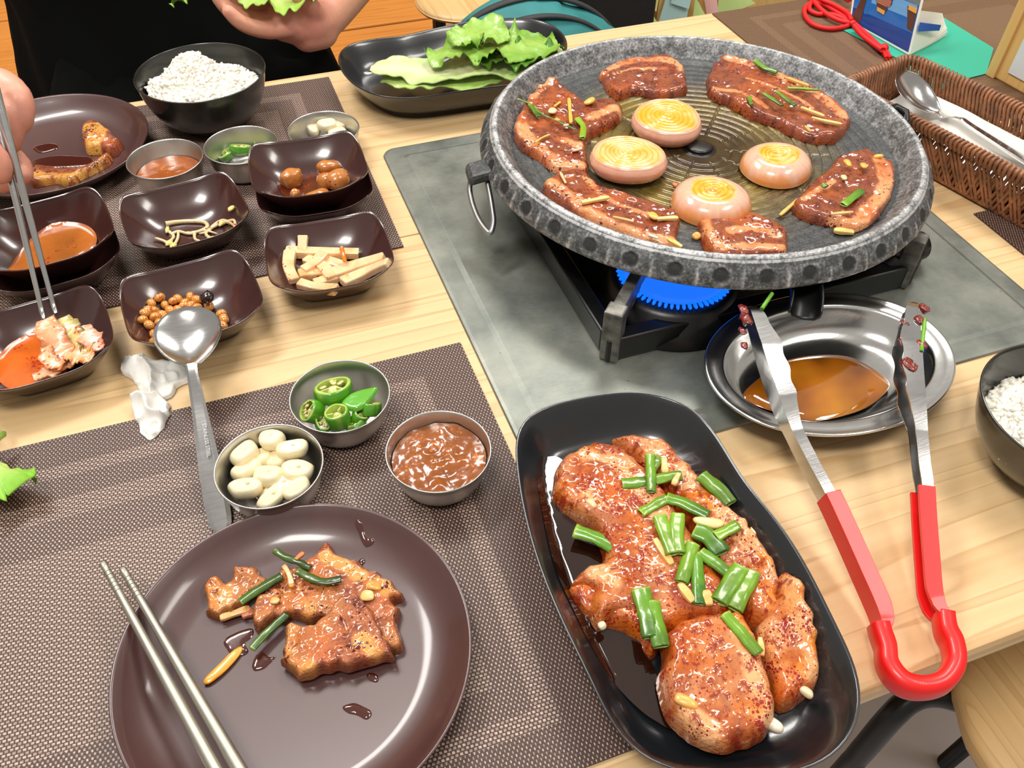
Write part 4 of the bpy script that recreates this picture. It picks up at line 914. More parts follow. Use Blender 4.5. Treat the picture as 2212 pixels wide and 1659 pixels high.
tm('marinated pork end at the lower right of the front tray', [(1090, 1060), (1140, 960), (1190, 830), (1250, 830), (1295, 870), (1340, 1000), (1365, 1130), (1372, 1230), (1350, 1300), (1300, 1350), (1230, 1405), (1180, 1395), (1150, 1280), (1110, 1160)], TZ+.001, tz,
   [([(1230, 900), (1270, 1020), (1300, 1140), (1320, 1240)], .0075), ([(1150, 1060), (1200, 1200)], .005)], 32, thick=.012)
tm('long marinated pork slice on the left side of the front tray', [(225, 445), (255, 350), (330, 290), (400, 268), (480, 275), (560, 320), (620, 385), (700, 470), (800, 610), (900, 760), (980, 890), (1010, 990), (940, 1030), (830, 1030), (740, 1060), (700, 1110), (640, 1100), (600, 1050), (520, 1010), (420, 1040), (375, 960), (380, 900), (305, 870), (350, 810), (430, 765), (435, 720), (400, 640), (330, 580), (245, 520)], TZ+.002, lambda x, y: tz(x, y)+.002,
   [([(360, 320), (480, 340), (560, 430), (640, 520), (720, 640), (800, 760)], .0075), ([(380, 510), (460, 620), (560, 720)], .0055), ([(400, 820), (500, 860), (600, 960)], .006)], 33, thick=.013)
tm('folded marinated pork slice at the near end of the front tray', [(665, 1260), (700, 1180), (690, 1110), (750, 1040), (850, 1005), (950, 1000), (1030, 1000), (1085, 1080), (1130, 1200), (1165, 1320), (1172, 1450), (1120, 1530), (1030, 1562), (930, 1575), (850, 1545), (780, 1500), (720, 1430), (690, 1340)], TZ+.004, lambda x, y: tz(x, y)+.0045,
   [([(1020, 1040), (1060, 1160), (1100, 1280), (1120, 1400)], .0085), ([(740, 1300), (800, 1420), (900, 1500)], .006)], 34, thick=.015)
tm('dark lean edge of marinated pork under the left slice in the tray', [(300, 880), (370, 830), (440, 870), (560, 960), (650, 1020), (700, 1090), (650, 1180), (600, 1120), (520, 1060), (430, 1050), (370, 990)], TZ+.0005, tz, [([(430, 900), (560, 1000)], .005)], 35, thick=.011)
A3 = lambda x, y: (1080+.5059*x, 820+.5059*y)
zt3 = TZ+.0165
sg = lambda pts, w, lab, sd, sh=0, dz=0: scallion([A3(*q) for q in pts], zt3+dz, w, lab, sd, sh, group=None)
sg([(318, 645), (420, 680), (520, 740), (600, 790)], .0046, 'large green onion leaf over the dark marinade at the left of the tray', 21, .05, -.006)
sg([(640, 320), (645, 400), (645, 480)], .0030, 'upright green onion piece near the top of the tray', 22, -.1, .003)
sg([(520, 445), (590, 440), (660, 430)], .0040, 'dark green onion piece pointing left near the top of the tray', 23, .2)
sg([(680, 330), (640, 400)], .0030, 'dark onion leaf behind the upright one near the top of the tray', 24, .25)
sg([(660, 430), (720, 415), (775, 410)], .0036, 'dark green onion piece pointing right near the top of the tray', 25, .2)
sg([(600, 570), (660, 535), (715, 505)], .0032, 'light green onion piece above the center cluster in the tray', 26, -.15)
sg([(710, 505), (790, 530), (890, 580)], .0040, 'long green onion leaf right of the light piece in the tray', 27, .1)
sg([(860, 410), (920, 460), (985, 530)], .0050, 'sauced green onion leaf on the right pork slice in the tray', 28, .3)
sg([(680, 585), (705, 650), (740, 745)], .0044, 'bright green onion ring bundle, left half, at the center of the tray', 29, -.05, .002)
sg([(760, 575), (755, 650), (762, 740)], .0042, 'bright green onion ring bundle, right half, at the center of the tray', 30, -.1, .002)
sg([(830, 640), (890, 670), (950, 740)], .0058, 'wide dark onion leaf right of the center bundle in the tray', 31, .2)
sg([(920, 670), (1015, 620)], .0034, 'short green onion piece over the right end of the wide dark leaf in the tray', 32, -.05, .002)
sg([(825, 700), (800, 780), (775, 865)], .0038, 'light green onion stick below the center bundle in the tray', 33, -.15, .001)
sg([(838, 740), (845, 850), (850, 960)], .0036, 'darker green onion stick beside the light one in the tray', 34, .05)
sg([(855, 735), (910, 775), (985, 835)], .0038, 'green onion stick running right from the center of the tray', 35, .05)
sg([(1030, 800), (985, 870), (935, 950)], .0050, 'broad green onion leaf, left of the pair on the right in the tray', 36, .0, .001)
sg([(1080, 820), (1040, 900), (1000, 980)], .0046, 'broad green onion leaf, right of the pair on the right in the tray', 37, .08)
sg([(600, 895), (625, 990), (650, 1100)], .0050, 'green onion leaf, left of the pair over the lower left edge in the tray', 38, .05, .001)
sg([(645, 950), (665, 1040), (690, 1140)], .0046, 'green onion leaf, right of the pair over the lower left edge in the tray', 39, .0, .001)
sg([(960, 1000), (1030, 1080), (1105, 1170)], .0034, 'bright green onion stick on the folded near slice in the tray', 40, -.1, .005)
gs = lambda a, b, w, lab, sd, c=lin(240, 190, 110), dz=0: sliver(A3(*a), A3(*b), zt3+dz, w, lab, sd, c)
gs((660, 680), (735, 790), .0022, 'ginger stick left of the center onion bundle in the tray', 41)
gs((765, 870), (825, 950), .0024, 'ginger stick under the light onion stick in the tray', 42)
gs((878, 900), (895, 965), .0026, 'ginger stub right of the darker onion stick in the tray', 43)
gs((1095, 575), (1075, 680), .0022, 'ginger stick near the right rim of the tray, on the right pork slice', 44, dz=-.004)
gs((1215, 735), (1305, 905), .0030, 'large yellow ginger stick at the right edge of the pork in the tray', 45, lin(248, 196, 70), dz=-.004)
gs((700, 335), (705, 400), .0022, 'ginger stick near the top onion pieces in the tray', 46)
gs((765, 400), (740, 450), .0018, 'small ginger stick crossing the right top onion piece in the tray', 47, dz=.003)
gs((1110, 1100), (1120, 1180), .0016, 'thin ginger sliver between the two near slices in the tray', 48, dz=-.002)
chunk(A3(890, 612), zt3+.001, (.0085, .0034, .002), 'large pale garlic slice right of the center bundle in the tray', 51, lin(246, 216, 150), e=(0, 0, -.5))
chunk(A3(390, 530), zt3-.001, (.0022, .0040, .002), 'small garlic bit on the left pork slice in the tray', 52, lin(244, 206, 160), e=(0, 0, .3))
chunk(A3(795, 1375), zt3+.003, (.0028, .0058, .002), 'garlic slice in sauce on the folded near slice in the tray', 53, lin(240, 180, 90), e=(0, 0, .8))
chunk(A3(1172, 1478), TZ+.010, (.0030, .0044, .003), 'white garlic bit at the near right edge of the folded slice in the tray', 54, lin(246, 236, 214))
chunk(A3(436, 1050), TZ+.010, (.0022, .0022, .002), 'tiny white garlic bit at the lower left of the pork in the tray', 55, lin(246, 236, 200))
chunk(A3(1310, 1335), TZ+.010, (.0034, .0024, .002), 'pale garlic bit at the lower right end of the pork in the tray', 56, lin(240, 220, 180))
chunk(A3(1230, 830), TZ+.010, (.0046, .0026, .002), 'cream garlic slice under the yellow ginger stick in the tray', 57, lin(246, 220, 160))
# ---- front plate: browned pork and bits
BL = (lin(186, 112, 72), lin(132, 62, 38)); BF = (lin(232, 168, 92), lin(216, 134, 62)); PP = MZ+.0044
plz = lambda x, y: platez(x, y)+.0002
def bmeat(lab, px, z, base, st, seed, **k): return meat('browned_pork_piece', lab, Z2(px), z, base, k.pop('thick', .006), [(Z2(a), w) for a, w in st], 'meat_done', seed, lean=BL, fat=BF, group='browned pork pieces on the front plate', res=.0009, amp=.0016, nsc=260, edge=.003, browned=.7, fatbias=.45, rag=.0022, glaze_=.3, chili=.35, **k)
bmeat('small browned pork piece at the left of the pile on the front plate', [(670, 600), (690, 550), (750, 530), (830, 545), (840, 480), (890, 460), (990, 450), (1020, 500), (1050, 540), (1000, 600), (900, 680), (820, 740), (740, 755), (690, 740), (668, 660)], PP, plz, [([(700, 570), (760, 640), (740, 720)], .009)], 61, thick=.007)
bmeat('large browned pork piece at the back of the pile on the front plate', [(1290, 420), (1330, 380), (1400, 325), (1450, 370), (1560, 420), (1650, 470), (1740, 510), (1800, 560), (1865, 620), (1840, 655), (1780, 650), (1830, 720), (1835, 850), (1825, 950), (1700, 960), (1500, 820), (1350, 790), (1200, 770), (1080, 760), (990, 700), (1040, 620), (1090, 520), (1130, 480), (1200, 470)], PP, plz,
      [([(1400, 400), (1500, 450), (1600, 520)], .005), ([(1150, 640), (1280, 720)], .006), ([(1700, 560), (1780, 590)], .006)], 62, thick=.0075)
bmeat('folded browned pork piece at the front of the pile on the front plate', [(1115, 1040), (1140, 980), (1130, 870), (1150, 815), (1280, 810), (1340, 790), (1400, 720), (1450, 650), (1530, 620), (1620, 650), (1690, 740), (1740, 840), (1790, 920), (1800, 1000), (1700, 1010), (1600, 1050), (1450, 1070), (1330, 1100), (1240, 1130), (1190, 1100), (1180, 1060)], PP+.003, lambda x, y: plz(x, y)+.0035,
      [([(1180, 850), (1190, 940)], .006), ([(1200, 1070), (1300, 1060)], .005), ([(1620, 900), (1700, 960)], .006)], 63, thick=.0075)
bmeat('dark crispy shred in the middle of the pile on the front plate', [(960, 680), (1060, 600), (1150, 620), (1130, 700), (1060, 790), (1000, 830), (960, 770)], PP, plz, [], 64, thick=.009)
A2 = lambda x, y: (200+.3617*x, 1059+.3617*y)
DG = .72
scallion([A2(1090, 355), A2(1140, 395), A2(1210, 420), A2(1300, 465)], PP+.010, .0021, 'charred spring onion at the top of the browned pork pile', 71, DG, zt=PP+.010)
scallion([A2(880, 670), A2(980, 600), A2(1130, 510)], PP+.010, .0026, 'long charred spring onion lying left on the browned pork pile', 72, DG-.1)
scallion([A2(1220, 480), A2(1300, 520), A2(1380, 545), A2(1485, 530)], PP+.011, .0024, 'dark wet spring onion on the back browned pork piece', 73, DG)
scallion([A2(950, 950), A2(1030, 860), A2(1160, 740)], PP+.006, .0023, 'charred spring onion lying on the plate below the pork pile', 74, DG-.2)
sliver(A2(1140, 450), A2(1190, 580), PP+.0115, .0016, 'orange ginger stick between the charred onions on the plate', 71, lin(232, 150, 50), bend=.001)
sliver(A2(1205, 420), A2(1262, 372), PP+.010, .0013, 'small ginger tip behind the top charred onion', 72, lin(214, 120, 60))
chunk(A2(785, 1045), PP+.0015, (.0125, .0028, .0012), 'long roasted garlic slice lying alone on the front plate', 73, lin(238, 164, 50), e=(0, 0, .62))
chunk(A2(1640, 628), PP+.0092, (.0040, .0030, .0012), 'pale garlic flake on the right of the browned pork', 74, lin(240, 206, 130))
chunk(A2(1680, 568), PP+.0092, (.0042, .0030, .0012), 'orange garlic flake above the pale one on the browned pork', 75, lin(234, 160, 70))
chunk(A2(1090, 660), PP+.0095, (.0022, .0026, .001), 'small garlic dot in the middle of the browned pork', 76, lin(236, 190, 120))
sliver(A2(760, 765), A2(940, 705), PP+.0035, .0020, 'roasted ginger strip under the small browned piece', 77, lin(226, 170, 100))
sliver(A2(890, 750), A2(965, 720), PP+.0025, .0024, 'pinkish onion strip under the small browned piece', 78, lin(206, 120, 84))
def splat(px, z, base, lab, mat, seed, parent=None, th=.0007):
    V, F, d = slab(catmull(ats(px, z)[:, :2], 6, True), base, th, .0008, .002, 0, seed=seed, rag=.001); return mk('sauce_spot', V, F, mat, parent)
M['spot'] = liquid('brown_drippings', lin(70, 30, 22), .08)
for i, (q, lb) in enumerate((([(780, 900), (850, 850), (940, 820), (960, 860), (900, 920), (930, 960), (880, 990), (800, 950)], 'thin brown drippings beside the single onion on the front plate'), ([(945, 1040), (1000, 960), (1060, 1000), (1100, 980), (1080, 1020), (1020, 1070), (960, 1075)], 'dark round dripping next to the roasted garlic slice'),
        ([(1570, 245), (1600, 235), (1625, 270), (1640, 320), (1690, 310), (1695, 345), (1640, 355), (1605, 310)], 'dark wet sauce drip near the far rim of the front plate'), ([(1500, 1290), (1580, 1270), (1665, 1320), (1640, 1365), (1570, 1340), (1510, 1320)], 'dull brown smear right of center on the front plate'), ([(1635, 1100), (1700, 1095), (1710, 1145), (1650, 1140)], 'small brown smear below the pork on the front plate'), ([(1585, 430), (1610, 405), (1630, 430), (1600, 455)], 'tiny sauce drop above the pork on the front plate'))):
    o = splat(Z2(q), PP, plz, lb, M['spot'], 80+i); tag(o, lb, 'sauce', None, 'stuff')
# ================================================================== CONTENTS OF CUPS AND SIDE DISHES
def sauce_disc(c, r, z, lab, mat, col, seed, name='sauce', lumps=.0004):
    nr, nt = 26, 60; R_, T_ = np.meshgrid(np.linspace(0, 1, nr), np.linspace(0, 2*math.pi, nt, endpoint=False), indexing='ij')
    X = c[0]+R_*r*np.cos(T_); Y = c[1]+R_*r*np.sin(T_); f = fbm(np.c_[X.ravel()*170, Y.ravel()*170, X.ravel()*0+seed], 3, seed)
    Z = z+f*lumps*4; V = np.stack([X.ravel(), Y.ravel(), Z], 1)
    o = mk(name, V, grid_faces(nr, nt, cv=True), mat, col=col*(1+.3*f[:, None])); tag(o, lab, 'sauce', None, 'stuff')
sauce_disc(CS, .0282, CS_Z+.0180 if False else MZ+.0185, 'brown soybean paste dip in the right near steel cup', M['saucef'], lin(146, 80, 30), 3, lumps=.0005)
sauce_disc(FS, .0266, MZ+.0130, 'thin orange brown sauce in the steel cup by the far plate', M['saucef'], lin(166, 86, 30), 4, lumps=.0001)
def on(q, zf, off=0.0):
    z = .012
    for _ in range(12):
        c = at(q[0], q[1], z); z = .5*z+.5*(float(np.ravel(zf(c[0], c[1]))[0])+off)
    return at(q[0], q[1], z)
# garlic cloves in the near cup: position (px), height step, size, tilt
GC = lin(246, 234, 194)
cl = [((530, 982), .019, (.0078, .0060, .0055), .5), ((587, 951), .021, (.0072, .0056, .0050), -.5), ((631, 972), .020, (.0084, .0052, .0048), -.2), ((535, 1015), .015, (.0085, .0060, .005), .4), ((566, 990), .013, (.006, .006, .005), 0), ((601, 995), .013, (.006, .006, .005), .8),
      ((642, 1020), .0165, (.0085, .0064, .0055), -.25), ((579, 1030), .017, (.0080, .0062, .005), -.5), ((532, 1055), .0175, (.0090, .0052, .005), 0), ((612, 1050), .014, (.0075, .006, .005), 1.2), ((640, 1058), .0145, (.008, .005, .005), .2), ((588, 1075), .014, (.0085, .0048, .0045), .6), ((575, 1058), .009, (.007, .006, .005), .2), ((560, 1010), .007, (.007, .006, .005), 1)]
wh = ['upper left', 'topmost', 'upper right', 'left', 'upper middle', 'middle right', 'right, largest', 'central', 'lower left', 'lower middle', 'lower right', 'lowest', 'inner lower', 'inner middle']
for i, (q, dz, r, e) in enumerate(cl):
    r = tuple(1.12*v for v in r); o = chunk(q, MZ+dz, r, 'peeled garlic clove in the near steel cup, %s one' % wh[i].replace(', largest', ' large'), 100+i, GC, name='garlic_clove', group='garlic cloves in the near steel cup', e=(random.uniform(-.3, .3), random.uniform(-.2, .2), e), sq=3.4, flat=.8)
    c = np.array(o.location); V, F = ellipsoid((0, 0, 0), (.0013, .0010, .0003), 10, 5); pz_ = np.array(at(q[0], q[1], MZ+dz)); V = V+pz_+np.array([r[0]*.15, 0, r[2]*.80]); mk('root_mark', V, F, plain('root_tan', lin(214, 190, 132), .5) if i == 0 else bpy.data.materials['root_tan'], o)
for i, (q, r, e, w_) in enumerate((((676, 280), (.0056, .0085, .005), .3, 'left'), ((708, 272), (.0100, .0068, .006), .3, 'middle'), ((738, 272), (.0090, .0064, .006), .5, 'upper right'), ((730, 288), (.0085, .0060, .004), .2, 'lower right'))):
    chunk(q, MZ+.013+.003*(i == 1), r, 'peeled garlic clove in the far steel cup, %s one' % w_, 130+i, GC, name='garlic_clove', group='garlic cloves in the far steel cup', e=(.2, .1, e), sq=3.2, flat=.8)
# chili slices
M['chili'] = food('chili_skin', .2, .7, 0, bump=.06, sss=.08); M['seed'] = plain('chili_seed', lin(222, 200, 140), .45)
def chili(px, z, r, h, lab, e, seed, group='green chili slices in the near steel cup', squash=.8, seeds=True, wallc=lin(84, 160, 30)):
    c = np.array(at(px[0], px[1], z)); root = thing('chili_slice', lab, 'chili', c, group); rng = np.random.RandomState(seed)
    prof = [(r*.80, h*.5), (r*.93, h*.52), (r, h*.40), (r*1.02, 0), (r, -h*.40), (r*.93, -h*.52), (r*.80, -h*.5), (r*.76, 0), (r*.80, h*.5)]
    V, F = lathe(prof, 30, sy=squash); a = np.arctan2(V[:, 1], V[:, 0]); V[:, :2] *= (1+.05*np.sin(3*a+seed)+.03*np.sin(5*a))[:, None]
    rr_ = np.hypot(V[:, 0], V[:, 1]/squash)/r; k = sst(.86, .98, rr_)[:, None]; col = lin(196, 220, 110)*(1-k)+wallc*k
    mk('skin_ring', rotm(V, e)+c, F, M['chili'], root, col=col)
    V, F = ellipsoid((0, 0, 0), (r*.42, r*.40*squash, h*.36), 14, 8); V += (fbm(V/r*2+seed, 2, seed)*r*.10)[:, None]; mk('core', rotm(V, e)+c, F, M['chili'], root, col=lin(214, 220, 140)[None].repeat(len(V), 0))
    for k in range(3):
        a = seed+k*2.09; V, F = box((r*.25, -r*.05, -h*.35), (r*.80, r*.05, h*.38)); V = rotz(V, a)*[1, squash, 1]; mk('membrane', rotm(V, e)+c, F, M['chili'], root, col=lin(206, 222, 130)[None].repeat(len(V), 0), smooth=False)
    if seeds:
        for k in range(8):
            a = rng.uniform(0, 6.28); q = rng.uniform(.25, .68)*r; V, F = ellipsoid((q*math.cos(a), q*math.sin(a)*squash, h*.42), (r*.15, r*.11, r*.05), 8, 5); mk('seed', rotm(V, e)+c, F, M['seed'], root)
chili((721, 845), MZ+.021, .0125, .009, 'largest green chili slice with seeds at the back of the near cup', (-.25, .1, .3), 1)
chili((675, 890), MZ+.017, .0078, .010, 'green chili slice tilted left with seeds in the near cup', (-.1, -.75, .4), 2)
chili((730, 902), MZ+.018, .0078, .011, 'round green chili slice at the front center of the near cup', (-.15, -.1, 0), 3, seeds=False, squash=.95)
chili((803, 883), MZ+.016, .0072, .008, 'open curled green chili slice at the right of the near cup', (-.3, .6, .6), 4, squash=.7)
chili((778, 898), MZ+.014, .0070, .008, 'dark green chili slice low at the right of the near cup', (.5, .3, 1), 5, seeds=False)
chili((700, 912), MZ+.012, .0075, .007, 'green chili slice at the bottom left of the near cup', (.2, -.3, 1.5), 6)
chili((770, 918), MZ+.012, .0070, .006, 'green chili slice against the near wall of the near cup', (-.5, 0, .5), 7)
V, F, d = slab(catmull(ats([(735, 873), (760, 850), (805, 840), (818, 842), (800, 868), (770, 888)], MZ+.021)[:, :2], 6, True), lambda x, y: MZ+.0195+.10*(x+.093), .0026, .0009, .002, .0002, seed=9)
tag(mk('chili_strip', V, F, M['chili'], col=np.tile(lin(96, 176, 44), (len(V), 1))), 'flat diamond-shaped green chili strip lying on the slices in the near cup', 'chili')
chili((521, 324), MZ+.013, .0096, .008, 'green chili slice with seeds in the middle of the far cup', (-.3, .3, .2), 11, group='green chili slices in the far steel cup')
chili((493, 334), MZ+.010, .0086, .006, 'pale green chili slice at the left of the far cup', (-.2, -.4, .2), 12, group='green chili slices in the far steel cup', seeds=False)
chili((570, 304), MZ+.013, .0090, .006, 'green chili slice by the right wall of the far cup', (.3, -.5, .2), 13, group='green chili slices in the far steel cup')
# braised potatoes
M['potato'] = food('braised_potato', .22, .7, .12, lin(110, 50, 20), .35, 200)
for i, (q, r, e, lb) in enumerate((((630, 386), (.0095, .0066, .0080), .2, 'braised potato chunk at the left of the top potato dish'), ((712, 362), (.0110, .0064, .0070), .1, 'braised potato chunk at the back of the heap in the top potato dish'), ((732, 392), (.0105, .0078, .0080), .5, 'largest braised potato chunk at the right of the top potato dish'),
        ((704, 392), (.0070, .0075, .0075), -.3, 'cracked braised potato chunk in the middle of the top potato dish'), ((686, 424), (.0105, .0060, .0050), .15, 'braised potato slice against the near wall of the top potato dish'), ((638, 418), (.0048, .0038, .0040), .9, 'broken braised potato crumb at the lower left of the top potato dish'))):
    c = at(q[0], q[1], MZ+.0135+.012); zb = float(dishz('pot', c[0], c[1])); o = chunk(q, max(zb+r[2]*.8, MZ+.022), r, lb, 150+i, lin(196, 124, 58), name='potato_chunk', cat='potato', group='braised potatoes in the top potato dish', e=(0.1, .1, e), mat='potato', sq=2.6, lump=.22)
# thin sauce under the potatoes and the beans
def dish_pool(key, px, z, lab, mat, col, seed, th=.0022, cat='sauce', cap=.004):
    V, F = pool(ats(px, z), D[key][3]+.0048+cap); f = fbm(np.c_[V[:, :2]*120, np.full(len(V), seed)], 3, seed)[:, None]
    V[:, 2] = np.maximum(V[:, 2], dishz(key, V[:, 0], V[:, 1])+.00015)
    o = mk('sauce', V, F, mat, col=col*(1+.22*f)); tag(o, lab, cat, None, 'stuff')
dish_pool('pot', [(600, 395), (640, 370), (700, 375), (745, 400), (735, 425), (680, 436), (620, 428)], MZ+.020, 'brown braising sauce under the potatoes in the top dish', M['kbroth'], lin(92, 40, 22), 1, .001, cap=.0014)
dish_pool('soup', [(30, 560), (70, 510), (120, 480), (180, 482), (207, 505), (200, 535), (150, 562), (90, 580), (20, 590)], MZ+.026, 'orange broth in the stacked dish at the left edge', M['kbroth'], lin(206, 116, 44), 2, .006, 'broth', .0075)
dish_pool('kim', [(-20, 790), (10, 735), (80, 700), (130, 690), (150, 740), (130, 800), (80, 822), (20, 832)], .016, 'orange kimchi broth in the near left dish', M['kbroth'], lin(222, 106, 30), 3, .006, 'broth', .0065)
# kimchi leaves
def ruffle(pts, w, lab, seed, c0, c1, name, cat, group=None, amp=.003, th=.0007, nu=44, nv=13, key=None, fr=9, mat='leaf', twist=0.0, kind=None):
    P = catmull(np.array([at(*q) for q in pts]), 10); q_ = np.linspace(0, len(P)-1, nu); P = np.stack([np.interp(q_, np.arange(len(P)), P[:, i]) for i in range(3)], 1)
    T = np.gradient(P, axis=0); T /= np.linalg.norm(T, axis=1)[:, None]; u = np.linspace(0, 1, nu); v = np.linspace(-1, 1, nv)
    B = np.cross(T, (0, 0, 1)); B /= np.linalg.norm(B, axis=1)[:, None]; Nn = np.cross(B, T)
    ww = np.interp(u, np.linspace(0, 1, len(w)), w); V = []; C = []
    for i in range(nu):
        tw = twist*u[i]; Bi = B[i]*math.cos(tw)+Nn[i]*math.sin(tw); Ni = np.cross(Bi, T[i])
        for x in v:
            sd_ = seed*1.7+(2.1 if x > 0 else 0)
            rf = .8*amp*abs(x)**1.7*(math.sin(fr*6.28*u[i]+sd_)+.55*abs(x)*math.sin(fr*15.1*u[i]+sd_*2)+.3*x*x*math.sin(fr*29*u[i]+sd_))
            V.append(P[i]+Bi*x*ww[i]*(1+.10*math.sin(fr*9*u[i]+sd_)+.05*math.sin(fr*23*u[i]+sd_))+Ni*(rf+amp*.4*(x*x)))
            C.append(abs(x))
    V = np.array(V); C = np.array(C); f = fbm(V*130, 3, seed); V += (f*amp*.35)[:, None]
    k = np.clip(sst(.05, .8, C+.3*f)*(.35+.65*np.repeat(u, nv)), 0, 1)[:, None]; col = c0*(1-k)+c1*k; col *= (1+.15*f)[:, None]
    F = grid_faces(nu, nv); n = len(V); V = np.concatenate([V, V-np.array([0, 0, th])]); F = F+[tuple(i+n for i in reversed(q)) for q in F]
    rim = [i*nv for i in range(nu)]+[(nu-1)*nv+j for j in range(1, nv)]+[i*nv+nv-1 for i in range(nu-2, -1, -1)]+[j for j in range(nv-2, 0, -1)]
    F += [(rim[i], rim[(i+1) % len(rim)], rim[(i+1) % len(rim)]+n, rim[i]+n) for i in range(len(rim))]
    if key: V[:, 2] = np.maximum(V[:, 2], dishz(key, V[:, 0], V[:, 1])+.0006)
    o = mk(name, V, F, M[mat], col=np.concatenate([col, col])); tag(o, lab, cat, group, kind); return o
K0, K1 = lin(232, 178, 130), lin(222, 120, 60)
kz = .019
ruffle([(95, 690, .034), (110, 720, .030), (130, 760, .022), (120, 800, kz)], [.006, .009, .008, .003], 'folded kimchi leaf caught between the chopstick tips', 1, K0, K1, 'kimchi_leaf', 'kimchi', 'kimchi leaves in the near left dish', .0013, key='kim', mat='soft', fr=2.2, nu=60, nv=17)
ruffle([(135, 685, .028), (150, 710, .026), (165, 740, .022), (150, 770, kz)], [.005, .008, .007, .004], 'olive kimchi leaf behind the chopstick tips', 2, lin(210, 190, 110), lin(110, 96, 40), 'kimchi_leaf', 'kimchi', 'kimchi leaves in the near left dish', .0013, key='kim', mat='soft', fr=2.2, nu=60, nv=17)
ruffle([(175, 705, .024), (195, 730, .023), (215, 755, .020)], [.004, .008, .003], 'pink kimchi piece at the right of the near left dish', 3, lin(240, 196, 170), lin(226, 130, 90), 'kimchi_leaf', 'kimchi', 'kimchi leaves in the near left dish', .0012, key='kim', mat='soft', fr=2, nu=60, nv=17)
ruffle([(140, 760, .022), (170, 765, .021), (200, 772, .019)], [.005, .009, .004], 'shredded kimchi leaf in the middle of the near left dish', 4, K0, lin(214, 140, 70), 'kimchi_leaf', 'kimchi', 'kimchi leaves in the near left dish', .0013, key='kim', mat='soft', fr=2.6, nu=60, nv=17)
ruffle([(72, 815, .016), (110, 800, .017), (155, 782, .018)], [.003, .006, .004], 'pale kimchi stem along the near rim of the near left dish', 5, lin(246, 200, 160), lin(230, 150, 90), 'kimchi_leaf', 'kimchi', 'kimchi leaves in the near left dish', .0008, key='kim', mat='soft', fr=2)
ruffle([(165, 775, .019), (185, 750, .021), (215, 722, .022)], [.002, .004, .002], 'yellow green kimchi tip at the right of the near left dish', 6, lin(214, 200, 110), lin(196, 150, 60), 'kimchi_leaf', 'kimchi', 'kimchi leaves in the near left dish', .0008, key='kim', mat='soft', fr=2)
ruffle([(100, 745, .026), (105, 775, .022), (130, 790, .020)], [.003, .006, .004], 'translucent kimchi leaf left of the chopstick tips', 7, lin(240, 190, 140), lin(228, 110, 60), 'kimchi_leaf', 'kimchi', 'kimchi leaves in the near left dish', .001, key='kim', mat='soft', fr=2, nu=60, nv=17)
# soybeans
M['bean'] = food('glazed_bean', .16, .9, .1, lin(120, 50, 20), .15, 300)
bpos = [(345, 643), (327, 655), (356, 658), (375, 650), (384, 645), (400, 655), (411, 640), (425, 648), (413, 660), (452, 662), (312, 676), (308, 690), (320, 672), (331, 672), (335, 685), (350, 680), (345, 697), (322, 702), (333, 722), (336, 740), (352, 702), (360, 688), (368, 672), (384, 668), (392, 676), (370, 700), (385, 712), (398, 662), (425, 664), (345, 718), (478, 678), (484, 690), (480, 705), (362, 716), (350, 730), (440, 700), (410, 700), (430, 690)]
proto = None
for i, q in enumerate(bpos):
    c = on(q, lambda x, y: dishz('bean', x, y), .0034); zb = c[2]-.0034
    if proto is None:
        V, F = ellipsoid((0, 0, 0), (.0042, .0035, .0033), 14, 10); V += (fbm(V*300, 2, 3)*.0003)[:, None]
        f = fbm(V*350, 2, 5)[:, None]; k = sst(.1, .5, f); proto = mk('soybean', V, F, M['bean'], col=lin(216, 146, 62)*(1-k)+lin(176, 84, 34)*k)
        tag(proto, 'glazed golden soybean in the square brown side dish', 'bean', 'glazed soybeans in the side dish'); o = proto
    else: o = proto.copy(); COL.objects.link(o)
    if i in (16, 27): pass
    o.location = (c[0], c[1], zb+.0004); o.rotation_euler = (0, 0, random.uniform(0, 3.1)); sc = random.uniform(.88, 1.12); o.scale = (sc, sc*.95, sc)
bb = at(447, 642, .018); V, F = ellipsoid(bb, (.0052, .0045, .0042), 14, 10); V += (fbm(V*500, 3, 3)*.0012)[:, None]
tag(mk('black_bean', V, F, food('black_glaze', .15, 1, 0), col=np.tile(lin(34, 14, 14), (len(V), 1))), 'single wrinkled black bean at the back of the soybean dish', 'bean')
dish_pool('bean', [(318, 700), (345, 660), (400, 655), (430, 680), (420, 715), (360, 735), (325, 725)], .010, 'thin glaze under the soybeans', M['kbroth'], lin(120, 60, 30), 4, .0008, cap=.0012)
# radish sticks
M['radish'] = food('pickled_radish', .22, .6, .10, lin(210, 70, 30), .12, 300, sss=.1)
rz = .016
rs = [([(625, 540), (640, 545), (775, 548)], .0036, 'radish stick lying along the back of the heap'), ([(627, 545), (624, 578), (636, 608)], .0040, 'bent radish stick standing at the left of the heap'), ([(655, 510), (653, 545)], .0034, 'radish stub poking out at the back of the heap'), ([(645, 612), (685, 622), (728, 626)], .0036, 'radish stick along the near rim of the heap'),
      ([(645, 595), (700, 590), (760, 600)], .0046, 'wide orange radish stick across the middle of the heap'), ([(660, 560), (700, 580), (720, 610)], .0040, 'radish stick slanting through the middle of the heap'), ([(700, 600), (760, 580), (830, 558)], .0046, 'long radish stick reaching the right side of the heap'), ([(740, 612), (790, 590), (840, 568)], .0040, 'radish stick with pointed end at the far right of the heap'),
      ([(690, 560), (740, 575), (790, 585)], .0040, 'radish stick under the back one of the heap'), ([(680, 615), (720, 600), (755, 590)], .0038, 'short radish stick in front of the heap'), ([(655, 585), (680, 570), (700, 550)], .0038, 'radish stick rising toward the back of the heap')]
